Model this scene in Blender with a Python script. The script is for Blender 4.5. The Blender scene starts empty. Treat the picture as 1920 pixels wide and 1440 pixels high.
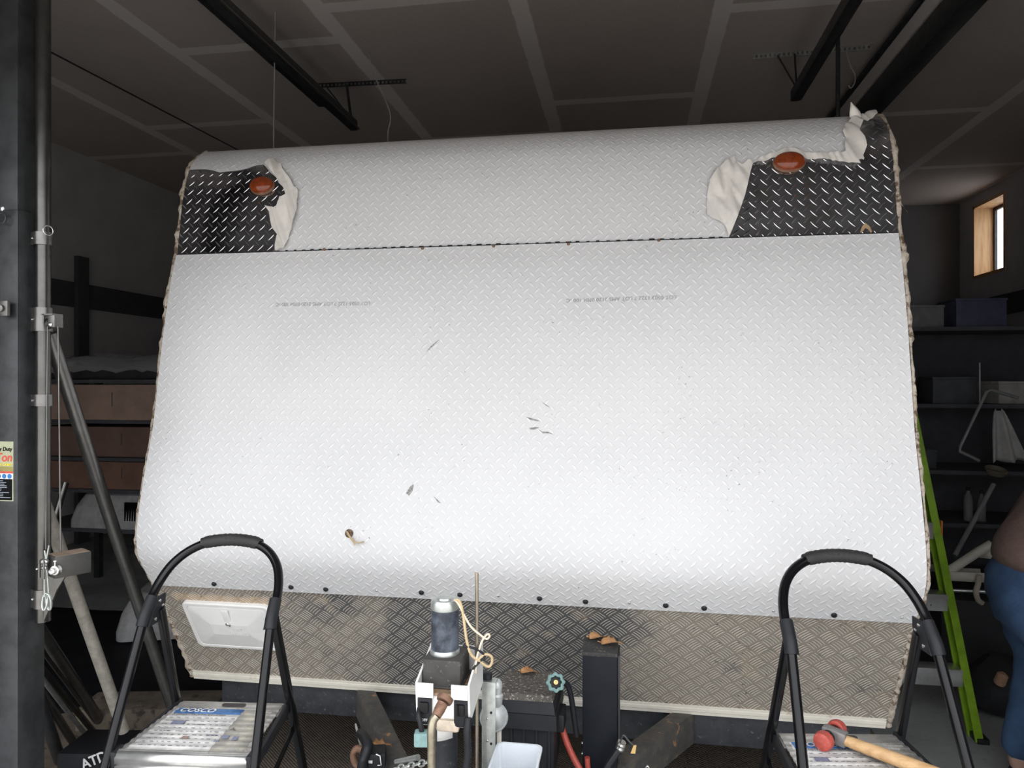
import bpy, bmesh, math, random
from mathutils import Vector, Matrix, noise
from mathutils.geometry import delaunay_2d_cdt

R = math.radians
S = bpy.context.scene
COL = S.collection
random.seed(7)

# ---------------------------------------------------------------- camera
YAW, FPX, EYE = R(9.24), 1353.0, 1.62
cam = bpy.data.cameras.new('camera')
cam.sensor_fit = 'HORIZONTAL'; cam.sensor_width = 36.0
cam.lens = FPX / 1920 * 36.0
cam.shift_y = -8.0 / 1920
cam.clip_start = 0.02; cam.clip_end = 200
cam_o = bpy.data.objects.new('camera', cam); COL.objects.link(cam_o)
cam_o.location = (0, 0, EYE); cam_o.rotation_euler = (R(90), 0, YAW)
S.camera = cam_o

# ---------------------------------------------------------------- daylight
w = bpy.data.worlds.new('overcast_sky'); S.world = w; w.use_nodes = True
nt = w.node_tree; nt.nodes.clear()
out = nt.nodes.new('ShaderNodeOutputWorld'); bg = nt.nodes.new('ShaderNodeBackground')
tc = nt.nodes.new('ShaderNodeTexCoord'); sp = nt.nodes.new('ShaderNodeSeparateXYZ')
rmp = nt.nodes.new('ShaderNodeValToRGB')                # overcast dome: zenith about three times the horizon
rmp.color_ramp.elements[0].position = 0.0; rmp.color_ramp.elements[0].color = (0.37, 0.375, 0.39, 1)
rmp.color_ramp.elements[1].position = 1.0; rmp.color_ramp.elements[1].color = (1.04, 1.06, 1.09, 1)
nt.links.new(tc.outputs['Generated'], sp.inputs[0]); nt.links.new(sp.outputs['Z'], rmp.inputs[0])
nt.links.new(rmp.outputs[0], bg.inputs[0]); nt.links.new(bg.outputs[0], out.inputs[0])
bg.inputs[1].default_value = 2.2
S.view_settings.view_transform = 'Standard'
S.view_settings.look = 'None'
S.view_settings.gamma = 1.0
S.view_settings.use_curve_mapping = False
S.view_settings.exposure = 1.20

# ---------------------------------------------------------------- helpers: pixel -> point
ca, sa = math.cos(YAW), math.sin(YAW)
def ray(x, y):
    u = (x - 960) / FPX; v = (712 - y) / FPX
    return (-sa + u * ca, ca + u * sa, v)
def atX(x, y, X):
    r = ray(x, y); t = X / r[0]; return Vector((X, r[1] * t, EYE + r[2] * t))
def atY(x, y, Y):
    r = ray(x, y); t = Y / r[1]; return Vector((r[0] * t, Y, EYE + r[2] * t))
def atZ(x, y, Z):
    r = ray(x, y); t = (Z - EYE) / r[2]; return Vector((r[0] * t, r[1] * t, Z))
def atD(x, y, d):
    r = ray(x, y); return Vector((r[0] * d, r[1] * d, EYE + r[2] * d))

# ---------------------------------------------------------------- helpers: materials
class NT:
    def __init__(s, name):
        s.m = bpy.data.materials.new(name); s.m.use_nodes = True
        s.t = s.m.node_tree; s.b = s.t.nodes['Principled BSDF']
    def n(s, kind, **kw):
        x = s.t.nodes.new(kind)
        for k, v in kw.items(): setattr(x, k, v)
        return x
    def link(s, a, b): s.t.links.new(a, b)
    def put(s, v, sock):
        if hasattr(v, 'is_output'): s.link(v, sock)
        else: sock.default_value = v
    def math(s, op, a, b=None, c=None, clamp=False):
        x = s.n('ShaderNodeMath', operation=op); x.use_clamp = clamp
        s.put(a, x.inputs[0])
        if b is not None: s.put(b, x.inputs[1])
        if c is not None: s.put(c, x.inputs[2])
        return x.outputs[0]
    def mix(s, f, a, b):
        x = s.n('ShaderNodeMix', data_type='RGBA')
        s.put(f, x.inputs[0])
        s.put(a if hasattr(a, 'is_output') else (*a, 1), x.inputs[6])
        s.put(b if hasattr(b, 'is_output') else (*b, 1), x.inputs[7])
        return x.outputs[2]
    def noise(s, scale, detail=4, rough=0.6, vec=None, out=0):
        x = s.n('ShaderNodeTexNoise'); x.inputs['Scale'].default_value = scale
        x.inputs['Detail'].default_value = detail; x.inputs['Roughness'].default_value = rough
        if vec is not None: s.link(vec, x.inputs['Vector'])
        return x.outputs[out]
    def step(s, v, lo, hi):
        x = s.n('ShaderNodeMapRange', interpolation_type='SMOOTHSTEP')
        s.put(v, x.inputs[0]); x.inputs[1].default_value = lo; x.inputs[2].default_value = hi
        return x.outputs[0]
    def obj(s): return s.n('ShaderNodeTexCoord').outputs['Object']
    def bump(s, h, dist=0.001, strength=1.0):
        x = s.n('ShaderNodeBump'); x.inputs['Strength'].default_value = strength
        x.inputs['Distance'].default_value = dist
        s.link(h, x.inputs['Height']); s.link(x.outputs[0], s.b.inputs['Normal'])
    def set(s, color=None, rough=None, metal=None, **kw):
        if color is not None: s.put(color if hasattr(color, 'is_output') else (*color, 1), s.b.inputs['Base Color'])
        if rough is not None: s.put(rough, s.b.inputs['Roughness'])
        if metal is not None: s.put(metal, s.b.inputs['Metallic'])
        for k, v in kw.items(): s.put(v, s.b.inputs[k])
        return s

MC = {}
def mat(name, color, rough=0.5, metal=0.0, var=0.12, vscale=14, color2=None, spots=None, grain=0.0, gscale=180, **kw):
    """solid colour broken up by noise; color2 = second tone, spots = (colour, lo, hi, scale)"""
    if name in MC: return MC[name]
    k = NT(name); v = k.obj()
    c2 = color2 or tuple(max(0, x * (1 - var * 2.2)) for x in color)
    f = k.step(k.noise(vscale, 5, 0.65, v), 0.35, 0.68)
    c = k.mix(f, color, c2)
    if spots:
        c = k.mix(k.step(k.noise(spots[3], 5, 0.7, v), spots[1], spots[2]), c, spots[0])
    k.set(c, k.math('MULTIPLY_ADD', k.noise(vscale * 2.3, 3, 0.6, v), 0.08, max(0.02, rough - 0.04)), metal, **kw)
    if grain: k.bump(k.noise(gscale, 4, 0.6, v), grain)
    MC[name] = k.m
    return k.m

def tread(k, cell, bars, slim=5.6):
    """height of the raised pattern of chequer plate: rotated basket weave of 1 lens or 5 bars, from the UV map in metres"""
    uv = k.n('ShaderNodeUVMap'); sx = k.n('ShaderNodeSeparateXYZ'); k.link(uv.outputs[0], sx.inputs[0])
    u, v = sx.outputs[0], sx.outputs[1]
    q = 1 / (math.sqrt(2) * cell)
    p = k.math('MULTIPLY', k.math('ADD', u, v), q); r = k.math('MULTIPLY', k.math('SUBTRACT', v, u), q)
    a = k.math('SUBTRACT', k.math('FRACT', p), 0.5); b = k.math('SUBTRACT', k.math('FRACT', r), 0.5)
    ij = k.math('ADD', k.math('FLOOR', p), k.math('FLOOR', r))
    par = k.math('GREATER_THAN', k.math('FRACT', k.math('MULTIPLY', ij, 0.5)), 0.25)
    inv = k.math('SUBTRACT', 1.0, par)
    al = k.math('ADD', k.math('MULTIPLY', a, inv), k.math('MULTIPLY', b, par))
    ac = k.math('ADD', k.math('MULTIPLY', b, inv), k.math('MULTIPLY', a, par))
    a2 = k.math('MULTIPLY', al, al)
    if bars == 1:
        def lens(l, c):
            return k.math('SUBTRACT', k.math('SUBTRACT', 1.0, k.math('MULTIPLY', k.math('MULTIPLY', l, l), 2.6)), k.math('MULTIPLY', k.math('ABSOLUTE', c), slim))
        h = k.math('MAXIMUM', lens(al, ac), lens(k.math('SUBTRACT', 1.0, k.math('ABSOLUTE', ac)), al))
        return k.step(h, 0.0, 0.75) if slim < 6 else k.math('MAXIMUM', h, 0.0)
    ac = k.math('ADD', ac, k.math('MULTIPLY', k.math('SUBTRACT', a2, 0.06), 0.20))
    ph = k.math('ABSOLUTE', k.math('SUBTRACT', k.math('FRACT', k.math('MULTIPLY', k.math('ADD', ac, 0.5), bars)), 0.5))
    h = k.math('SUBTRACT', 1.0, k.math('MULTIPLY', ph, 3.4))
    e = k.step(k.math('ABSOLUTE', al), 0.44, 0.32)
    e2 = k.step(k.math('ABSOLUTE', ac), 0.49, 0.46)
    return k.math('MULTIPLY', k.math('MULTIPLY', k.step(h, 0.0, 0.8), e), e2)

def film_mat():
    k = NT('white_film_over_chequer_plate'); v = k.obj()
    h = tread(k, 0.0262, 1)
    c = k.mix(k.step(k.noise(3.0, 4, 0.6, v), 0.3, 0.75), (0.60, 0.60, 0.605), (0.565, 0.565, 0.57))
    c = k.mix(k.math('MULTIPLY', h, 0.8), c, (0.72, 0.72, 0.725))       # lugs painted lighter to stand in for gloss highlights
    sc = k.math('MULTIPLY', k.step(k.noise(95, 3, 0.75, v), 0.655, 0.70), k.step(k.noise(6.5, 3, 0.6, v), 0.52, 0.62))
    c = k.mix(sc, c, (0.16, 0.16, 0.17))
    k.set(c, 0.50, 0.0); k.b.inputs['Specular IOR Level'].default_value = 0.62
    k.bump(k.math('ADD', h, k.math('MULTIPLY', k.noise(9, 2, 0.5, v), 0.35)), 0.0020, 0.55)
    return k.m
def bare_mat():
    k = NT('bare_bright_chequer_plate'); v = k.obj()
    h = tread(k, 0.0262, 1, 10.0)
    k.set(k.mix(k.step(k.noise(12, 5, 0.7, v), 0.5, 0.75), (0.62, 0.63, 0.66), (0.44, 0.42, 0.40)), k.math('MULTIPLY_ADD', k.noise(20, 3, 0.6, v), 0.10, 0.09), 1.0)
    k.bump(k.math('ADD', h, k.math('MULTIPLY', k.noise(4, 2, 0.5, v), 1.2)), 0.0019, 1.0)
    return k.m
def bar_mat():
    k = NT('weathered_five_bar_tread_plate'); v = k.obj()
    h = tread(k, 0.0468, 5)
    sx = k.n('ShaderNodeSeparateXYZ'); k.link(v, sx.inputs[0])
    mid = k.math('SUBTRACT', 1.0, k.math('MULTIPLY', k.math('ABSOLUTE', k.math('ADD', sx.outputs[0], 0.08)), 1.5), clamp=True)
    dirt = k.step(k.math('ADD', k.noise(2.6, 5, 0.62, v), k.math('MULTIPLY_ADD', mid, 0.40, -0.11)), 0.42, 0.62)   # soot behind the jack
    c = k.mix(dirt, (0.31, 0.272, 0.228), (0.11, 0.108, 0.11))
    c = k.mix(k.step(k.noise(7, 5, 0.65, v), 0.56, 0.72), c, (0.36, 0.295, 0.225))
    hx = k.step(k.math('ABSOLUTE', k.math("ADD", sx.outputs[0], 0.964)), 0.215, 0.19)      # tan grime along the top of the hatch
    hz = k.step(k.math('ADD', k.math('ABSOLUTE', k.math("SUBTRACT", sx.outputs[2], 0.864)), k.math('MULTIPLY', k.math('SUBTRACT', k.noise(14, 4, 0.6, v), 0.5), 0.02)), 0.022, 0.008)
    c = k.mix(k.math('MULTIPLY', hx, hz), c, (0.50, 0.37, 0.25))
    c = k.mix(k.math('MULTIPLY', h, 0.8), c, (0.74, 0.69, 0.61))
    c = k.mix(k.step(k.noise(70, 3, 0.7, v), 0.60, 0.72), c, (0.13, 0.12, 0.11))
    k.set(c, k.math('MULTIPLY_ADD', h, -0.12, 0.52), 0.30)
    k.bump(h, 0.0020, 1.0)
    return k.m
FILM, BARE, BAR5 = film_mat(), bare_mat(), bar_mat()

def ceiling_mat():
    k = NT('unpainted_drywall_with_taped_seams'); g = k.n('ShaderNodeNewGeometry')
    sx = k.n('ShaderNodeSeparateXYZ'); k.link(g.outputs['Position'], sx.inputs[0])
    P = g.outputs['Position']
    n1 = k.math('SUBTRACT', k.noise(7, 4, 0.7, P), 0.5)
    n2 = k.noise(1.1, 4, 0.6, P)
    cx = k.math('DIVIDE', k.math('ADD', sx.outputs[0], 0.66), 1.22)
    dx = k.math('MULTIPLY', k.math('ABSOLUTE', k.math('SUBTRACT', k.math('FRACT', k.math('ADD', cx, 0.5)), 0.5)), 1.22)
    dx = k.math('ADD', dx, k.math('MULTIPLY', n1, 0.03))
    m = k.math('FRACT', k.math('DIVIDE', k.math('FLOOR', cx), 3.0))          # 0, 1/3, 2/3 by board row
    off = k.math('SUBTRACT', 5.9, k.math('ADD', k.math('MULTIPLY', k.math('GREATER_THAN', m, 0.2), 1.33), k.math('MULTIPLY', k.math('GREATER_THAN', m, 0.5), 0.4)))
    cy = k.math('DIVIDE', k.math('SUBTRACT', sx.outputs[1], off), 2.44)
    dy = k.math('MULTIPLY', k.math('ABSOLUTE', k.math('SUBTRACT', k.math('FRACT', k.math('ADD', cy, 0.5)), 0.5)), 2.44)
    dy = k.math('ADD', dy, k.math('MULTIPLY', n1, 0.03))
    tape = k.math('MAXIMUM', k.step(dx, 0.062, 0.050), k.step(dy, 0.060, 0.048))
    tape = k.math('MULTIPLY', tape, k.math('MULTIPLY_ADD', n2, 0.5, 0.6))
    base = k.mix(k.step(n2, 0.3, 0.7), (0.56, 0.49, 0.455), (0.49, 0.435, 0.405))
    base = k.mix(k.step(k.noise(160, 2, 0.5, P), 0.45, 0.7), base, (0.60, 0.525, 0.485))
    k.set(k.mix(tape, base, (0.84, 0.78, 0.745)), 0.85, 0.0)
    k.bump(k.noise(160, 2, 0.5, P), 0.0006)
    return k.m
def floor_mat():
    k = NT('stained_concrete'); g = k.n('ShaderNodeNewGeometry'); P = g.outputs['Position']
    c = k.mix(k.step(k.noise(1.3, 6, 0.65, P), 0.35, 0.7), (0.36, 0.375, 0.37), (0.22, 0.225, 0.225))
    c = k.mix(k.step(k.noise(45, 4, 0.7, P), 0.58, 0.75), c, (0.09, 0.085, 0.08))
    k.set(c, 0.78, 0.0); k.bump(k.noise(60, 5, 0.6, P), 0.0012)
    return k.m
def mat_rug():
    k = NT('brown_ribbed_mat'); v = k.obj(); sx = k.n('ShaderNodeSeparateXYZ'); k.link(v, sx.inputs[0])
    wv = k.math('SINE', k.math('MULTIPLY', sx.outputs[1], 420.0))
    wx = k.math('SINE', k.math('MULTIPLY', sx.outputs[0], 380.0))
    h = k.math('MULTIPLY', wv, wx)
    c = k.mix(k.step(k.noise(30, 4, 0.7, v), 0.35, 0.7), (0.15, 0.12, 0.095), (0.09, 0.075, 0.06))
    c = k.mix(k.step(h, 0.2, 0.9), c, (0.24, 0.195, 0.15))
    k.set(c, 0.95, 0.0); k.bump(h, 0.002)
    return k.m

M_STEEL = mat('dark_painted_steel', (0.055, 0.058, 0.062), 0.42, 0.3, var=0.2)
M_GUN = mat('satin_grey_steel', (0.22, 0.215, 0.205), 0.33, 0.85, var=0.1)
M_TUBE = mat('brushed_steel_tube', (0.14, 0.137, 0.13), 0.30, 0.9, var=0.1)
M_GALV = mat('galvanised_steel', (0.55, 0.58, 0.56), 0.36, 0.75, var=0.1, vscale=40)
M_ZINC = mat('zinc_hardware', (0.70, 0.70, 0.69), 0.25, 0.95, var=0.08)
M_ALU = mat('brushed_aluminium', (0.76, 0.76, 0.75), 0.30, 0.85, var=0.06, vscale=30)
M_ALUDIRT = mat('dirty_ribbed_aluminium', (0.62, 0.60, 0.57), 0.42, 0.6, var=0.12, vscale=30, spots=((0.20, 0.16, 0.12), 0.60, 0.72, 55))
M_BLK = mat('gloss_black_paint', (0.006, 0.006, 0.007), 0.16, 0.0, var=0.1, **{'Specular IOR Level': 0.28})
M_PLAST = mat('black_plastic', (0.016, 0.017, 0.020), 0.5, 0.0, var=0.1, grain=0.0003, gscale=300, **{'Specular IOR Level': 0.3})
M_GRIP = mat('grey_black_rubber_grip', (0.022, 0.021, 0.021), 0.65, 0.0, var=0.15)
M_WHITE = mat('white_plastic', (0.74, 0.735, 0.715), 0.38, 0.0, var=0.03)
M_CREAM = mat('cream_white_trim', (0.68, 0.645, 0.565), 0.45, 0.0, var=0.06, vscale=9, spots=((0.40, 0.33, 0.25), 0.62, 0.78, 16))
M_SHELL = mat('weathered_white_siding', (0.50, 0.49, 0.46), 0.5)
M_SEAL = mat('flaking_white_sealant', (0.50, 0.45, 0.38), 0.85, 0.0, var=0.2, vscale=45, color2=(0.36, 0.29, 0.22), spots=((0.12, 0.075, 0.045), 0.50, 0.60, 38), grain=0.004, gscale=60)
M_PEEL = mat('crumpled_white_film', (0.70, 0.665, 0.625), 0.5, 0.0, var=0.04, vscale=25)
M_FRAMEBLK = mat('chassis_black_paint', (0.026, 0.029, 0.035), 0.55, 0.1, var=0.2, vscale=22, spots=((0.12, 0.125, 0.13), 0.58, 0.74, 60))
M_RAIL = mat('rusty_chassis_rail', (0.055, 0.055, 0.056), 0.7, 0.1, var=0.2, vscale=25, color2=(0.10, 0.088, 0.075), spots=((0.36, 0.19, 0.10), 0.60, 0.68, 14), grain=0.001)
M_DUST = mat('dusty_black_plastic', (0.10, 0.09, 0.08), 0.85, 0.0, var=0.2, vscale=60, spots=((0.50, 0.45, 0.38), 0.55, 0.66, 110))
M_AMBER = mat('amber_lens', (0.23, 0.042, 0.010), 0.15, 0.0, var=0.15, vscale=60)
M_GREEN = mat('lime_green_fibreglass', (0.20, 0.36, 0.012), 0.4, 0.0, var=0.12)
M_TEAL = mat('teal_plastic', (0.20, 0.33, 0.32), 0.5, 0.0, var=0.1, vscale=60)
M_RED = mat('red_plastic', (0.46, 0.075, 0.055), 0.6, 0.0, var=0.15, vscale=60, spots=((0.55, 0.22, 0.18), 0.55, 0.75, 90))
M_HOSE = mat('red_rubber_hose', (0.42, 0.07, 0.05), 0.5, 0.0)
M_LEAF = mat('dry_leaf', (0.52, 0.27, 0.11), 0.7, 0.0, var=0.2, vscale=50)
M_CARD = mat('brown_cardboard', (0.22, 0.135, 0.105), 0.85, 0.0, var=0.1, vscale=5)
M_CARDF = mat('wet_floor_cardboard', (0.22, 0.18, 0.14), 0.8, 0.0, var=0.2, vscale=9, spots=((0.06, 0.05, 0.045), 0.55, 0.66, 12))
M_WIRE = mat('cream_wire', (0.54, 0.41, 0.24), 0.5, 0.0)
M_CORD = mat('pale_cord', (0.42, 0.40, 0.38), 0.6, 0.0)
M_BRASS = mat('brass', (0.60, 0.40, 0.17), 0.3, 0.9)
M_RUST = mat('rusty_steel', (0.26, 0.15, 0.10), 0.7, 0.4, var=0.2, vscale=60)
M_SKIN = mat('skin', (0.52, 0.32, 0.24), 0.55, 0.0, var=0.05)
M_SHIRT = mat('brown_cotton_shirt', (0.18, 0.118, 0.10), 0.9, 0.0, var=0.08, vscale=30, grain=0.002, gscale=60)
M_HAIR = mat('dark_brown_hair', (0.035, 0.022, 0.015), 0.6, 0.0)
M_JEAN = mat('blue_denim', (0.045, 0.095, 0.19), 0.85, 0.0, var=0.25, vscale=9, color2=(0.03, 0.065, 0.14), grain=0.002, gscale=160)
M_RAGM = mat('grey_cotton_rag', (0.50, 0.49, 0.48), 0.9, 0.0, var=0.1)
M_GRAVEL = mat('pale_gravel', (0.56, 0.53, 0.49), 0.95, 0.0, var=0.1, vscale=3, grain=0.01, gscale=40)
M_DRY = ceiling_mat(); M_CONC = floor_mat(); M_RUG = mat_rug()
M_WALL = mat('grey_drywall', (0.56, 0.55, 0.545), 0.88, 0.0, var=0.06, vscale=2)
M_TIMB = mat('dark_timber', (0.075, 0.077, 0.088), 0.8, 0.0, var=0.1)

def pine():
    k = NT('knotty_pine'); v = k.obj(); mp = k.n('ShaderNodeMapping'); mp.inputs['Scale'].default_value = (14, 14, 1.3); k.link(v, mp.inputs[0])
    c = k.mix(k.step(k.noise(2.2, 5, 0.6, mp.outputs[0]), 0.35, 0.7), (0.66, 0.43, 0.23), (0.50, 0.29, 0.13))
    c = k.mix(k.step(k.noise(9, 1, 0.5, v), 0.72, 0.76), c, (0.18, 0.08, 0.03))
    k.set(c, 0.6, 0.0); return k.m
M_PINE = pine()
def handlewood():
    k = NT('hickory_handle'); v = k.obj(); mp = k.n('ShaderNodeMapping'); mp.inputs['Scale'].default_value = (4, 70, 70); k.link(v, mp.inputs[0])
    c = k.mix(k.step(k.noise(1.0, 5, 0.6, mp.outputs[0]), 0.35, 0.7), (0.60, 0.39, 0.20), (0.46, 0.27, 0.12))
    c = k.mix(k.step(k.noise(28, 4, 0.7, v), 0.62, 0.72), c, (0.20, 0.11, 0.06))
    k.set(c, 0.55, 0.0); return k.m
M_HICK = handlewood()
def clear(name, col, alpha_rough=0.1, trans=0.9):
    k = NT(name); k.set(col, alpha_rough, 0.0, **{'Transmission Weight': trans, 'IOR': 1.3})
    k.bump(k.noise(14, 4, 0.6, k.obj()), 0.004)
    return k.m
M_CLEAR = clear('crinkled_clear_plastic', (0.86, 0.88, 0.90), 0.05, 0.80)
M_TUB = clear('milky_plastic', (0.78, 0.82, 0.86), 0.3, 0.35)
k_ = NT('window_glass'); k_.set((1, 1, 1), 0.0, 0.0, **{'Transmission Weight': 1.0, 'IOR': 1.01}); M_GLASS = k_.m

# ---------------------------------------------------------------- helpers: meshes
OFF = {}
def tag(o, label=None, cat=None, group=None, kind=None):
    if label: o['label'] = label
    if cat: o['category'] = cat
    if group: o['group'] = group
    if kind: o['kind'] = kind
    return o
def thing(name, label, cat, loc=(0, 0, 0), group=None, rz=0.0, local=False):
    o = bpy.data.objects.new(name, None); COL.objects.link(o)
    o.empty_display_size = 0.05; o.location = loc; o.rotation_euler = (0, 0, rz)
    OFF[o.name] = Vector((0, 0, 0)) if local else Vector(loc)
    return tag(o, label, cat, group)
def link(name, me, m, parent=None):
    o = bpy.data.objects.new(name, me); COL.objects.link(o)
    if m is not None: me.materials.append(m)
    if parent is not None:
        off = OFF[parent.name]; me.transform(Matrix.Translation(-off))
        o.parent = parent; OFF[o.name] = off
    return o
def frame_of(d):
    d = Vector(d).normalized(); a = Vector((0, 0, 1)) if abs(d.z) < 0.9 else Vector((1, 0, 0))
    x = a.cross(d).normalized(); return x, d.cross(x).normalized(), d
class MB:
    def __init__(s): s.bm = bmesh.new()
    def _take(s, vs, mtx): bmesh.ops.transform(s.bm, matrix=mtx, verts=vs)
    def box(s, c, size, rz=0.0, bevel=0.0, mtx=None):
        r = bmesh.ops.create_cube(s.bm, size=1.0); vs = r['verts']
        s._take(vs, Matrix.Diagonal((*size, 1)))
        m = Matrix.Translation(Vector(c)) @ (mtx.to_4x4() if mtx is not None else Matrix.Rotation(rz, 4, 'Z'))
        s._take(vs, m)
        if bevel:
            es = list({e for v in vs for e in v.link_edges})
            bmesh.ops.bevel(s.bm, geom=es, offset=bevel, segments=2, affect='EDGES', profile=0.6)
        return s
    def beam(s, a, b, wd, ht, bevel=0.0, up=(0, 0, 1)):
        """rectangular bar from a to b; wd sideways, ht along up"""
        a, b = Vector(a), Vector(b); d = (b - a); L = d.length; d.normalize()
        x = Vector(up).cross(d)
        if x.length < 1e-4: x = Vector((1, 0, 0))
        x.normalize(); z = d.cross(x).normalized()
        m = Matrix((x, d, z)).transposed()
        return s.box((a + b) / 2, (wd, L, ht), bevel=bevel, mtx=m)
    def tube(s, pts, r, n=12, caps=True, closed=False):
        pts = [Vector(p) for p in pts]; N = len(pts)
        rs = r if isinstance(r, (list, tuple)) else [r] * N
        rings = []; px = None
        for i, p in enumerate(pts):
            if closed: d = pts[(i + 1) % N] - pts[i - 1]
            else: d = pts[min(i + 1, N - 1)] - pts[max(i - 1, 0)]
            x, y, d = frame_of(d)
            if px is not None:
                x = (px - d * px.dot(d)).normalized(); y = d.cross(x)
            px = x
            rings.append([s.bm.verts.new(p + (x * math.cos(t) + y * math.sin(t)) * rs[i]) for t in (2 * math.pi * k / n for k in range(n))])
        for i in range(N if closed else N - 1):
            A, B = rings[i], rings[(i + 1) % N]
            for k in range(n): s.bm.faces.new((A[k], A[(k + 1) % n], B[(k + 1) % n], B[k]))
        if caps and not closed:
            s.bm.faces.new(rings[0][::-1]); s.bm.faces.new(rings[-1])
        return s
    def lathe(s, prof, o=(0, 0, 0), axis=(0, 0, 1), n=24, ribs=None):
        """prof = [(radius, height)]; ribs = (count, depth) scallops the radius"""
        x, y, d = frame_of(axis); o = Vector(o); rings = []
        for (r, h) in prof:
            rg = []
            for k in range(n):
                t = 2 * math.pi * k / n; q = r
                if ribs: q = r * (1 - ribs[1] * (0.5 - 0.5 * math.cos(ribs[0] * t)))
                rg.append(s.bm.verts.new(o + d * h + (x * math.cos(t) + y * math.sin(t)) * max(q, 1e-5)))
            rings.append(rg)
        for A, B in zip(rings, rings[1:]):
            for k in range(n): s.bm.faces.new((A[k], A[(k + 1) % n], B[(k + 1) % n], B[k]))
        s.bm.faces.new(rings[0][::-1]); s.bm.faces.new(rings[-1])
        return s
    def ell(s, c, rad, mtx=None, seg=20):
        r = bmesh.ops.create_uvsphere(s.bm, u_segments=seg, v_segments=seg // 2, radius=1.0)
        m = Matrix.Translation(Vector(c)) @ (mtx.to_4x4() if mtx is not None else Matrix.Identity(4)) @ Matrix.Diagonal((*rad, 1))
        s._take(r['verts'], m); return s
    def prism(s, poly, h, mtx=None, o=(0, 0, 0)):
        """poly in local xy, extruded to z = h"""
        m = Matrix.Translation(Vector(o)) @ (mtx.to_4x4() if mtx is not None else Matrix.Identity(4))
        A = [s.bm.verts.new(m @ Vector((x, y, 0))) for x, y in poly]; B = [s.bm.verts.new(m @ Vector((x, y, h))) for x, y in poly]
        s.bm.faces.new(A[::-1]); s.bm.faces.new(B); n = len(poly)
        for i in range(n): s.bm.faces.new((A[i], A[(i + 1) % n], B[(i + 1) % n], B[i]))
        return s
    def grid(s, rows, uvs=None):
        V = [[s.bm.verts.new(p) for p in r] for r in rows]
        uvl = s.bm.loops.layers.uv.verify() if uvs else None
        for i in range(len(V) - 1):
            for j in range(len(V[0]) - 1):
                f = s.bm.faces.new((V[i][j], V[i][j + 1], V[i + 1][j + 1], V[i + 1][j]))
                if uvs:
                    for l, (a, b) in zip(f.loops, ((i, j), (i, j + 1), (i + 1, j + 1), (i + 1, j))): l[uvl].uv = uvs[a][b]
        return s
    def wobble(s, amp, scale, seed=0):
        for v in s.bm.verts:
            v.co += noise.noise_vector(v.co * scale + Vector((seed, seed * 2, 0))) * amp
        return s
    def build(s, name, m, parent=None, sharp=35, fix=True, solid=0.0):
        if fix: bmesh.ops.recalc_face_normals(s.bm, faces=s.bm.faces)
        for f in s.bm.faces: f.smooth = True
        for e in s.bm.edges:
            if len(e.link_faces) == 2 and e.calc_face_angle(0) > R(sharp): e.smooth = False
        me = bpy.data.meshes.new(name); s.bm.to_mesh(me); s.bm.free()
        o = link(name, me, m, parent)
        if solid:
            md = o.modifiers.new('thickness', 'SOLIDIFY'); md.thickness = solid; md.offset = 1.0
        return o
def text(body, size, mtx, m, parent, name='lettering', align='LEFT', shear=0.0, ext=0.0003, bold=0.0):
    cu = bpy.data.curves.new('t', 'FONT'); cu.body = body; cu.size = size; cu.align_x = align; cu.shear = shear; cu.extrude = ext; cu.offset = bold
    ob = bpy.data.objects.new('t', cu); COL.objects.link(ob)
    bpy.context.view_layer.update()
    me = bpy.data.meshes.new_from_object(ob.evaluated_get(bpy.context.evaluated_depsgraph_get()))
    bpy.data.objects.remove(ob); bpy.data.curves.remove(cu)
    me.materials.clear(); me.transform(mtx)
    return link(name, me, m, parent)
def basis(x, y, o):
    x = Vector(x).normalized(); y = Vector(y).normalized(); z = x.cross(y).normalized(); y = z.cross(x)
    m = Matrix((x, y, z)).transposed().to_4x4(); m.translation = Vector(o); return m
def spline(P, n=8):
    P = [Vector(p) for p in P]; o = []
    for i in range(len(P) - 1):
        a = P[i - 1] if i else P[0] * 2 - P[1]; b, c = P[i], P[i + 1]
        d = P[i + 2] if i + 2 < len(P) else P[-1] * 2 - P[-2]
        for k in range(n):
            t = k / n
            o.append(0.5 * ((2 * b) + (c - a) * t + (2 * a - 5 * b + 4 * c - d) * t * t + (3 * b - a - 3 * c + d) * t ** 3))
    o.append(P[-1]); return o
def struct(mb, name, m, parent=None):
    o = mb.build(name, m, parent); o['kind'] = 'structure'; return o

# ================================================================ the setting
XW0, XW1, YF, YB, ZC = -5.45, 4.2, 0.9, 10.1, 3.89
DX0, DX1, DZ = -2.6, 1.7, 2.54           # garage doorway out of view, its header set low to cut sky light
struct(MB().box(((XW0 + XW1) / 2, (YF + YB) / 2, -0.05), (XW1 - XW0 + 0.4, YB - YF + 0.2, 0.1)), 'floor', M_CONC)
struct(MB().box((0, YF - 0.1 - 25, -0.05), (80, 50, 0.1)), 'ground', M_GRAVEL)
struct(MB().box(((XW0 + XW1) / 2, (YF + YB) / 2, ZC + 0.05), (XW1 - XW0 + 0.4, YB - YF + 0.4, 0.1)), 'ceiling', M_DRY)
struct(MB().box((XW0 - 0.08, (YF + YB) / 2, ZC / 2), (0.16, YB - YF + 0.3, ZC)), 'wall_left', M_WALL)
struct(MB().box(((XW0 + XW1) / 2, YB + 0.08, ZC / 2), (XW1 - XW0 + 0.3, 0.16, ZC)), 'wall_back', mat('dark_back_wall', (0.15, 0.15, 0.155), 0.85, 0.0, var=0.06, vscale=2))  # back wall in a darker tone than the side walls
b = MB()
b.box(((XW0 + DX0) / 2, YF, ZC / 2), (DX0 - XW0, 0.16, ZC)); b.box(((XW1 + DX1) / 2, YF, ZC / 2), (XW1 - DX1, 0.16, ZC))
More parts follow.
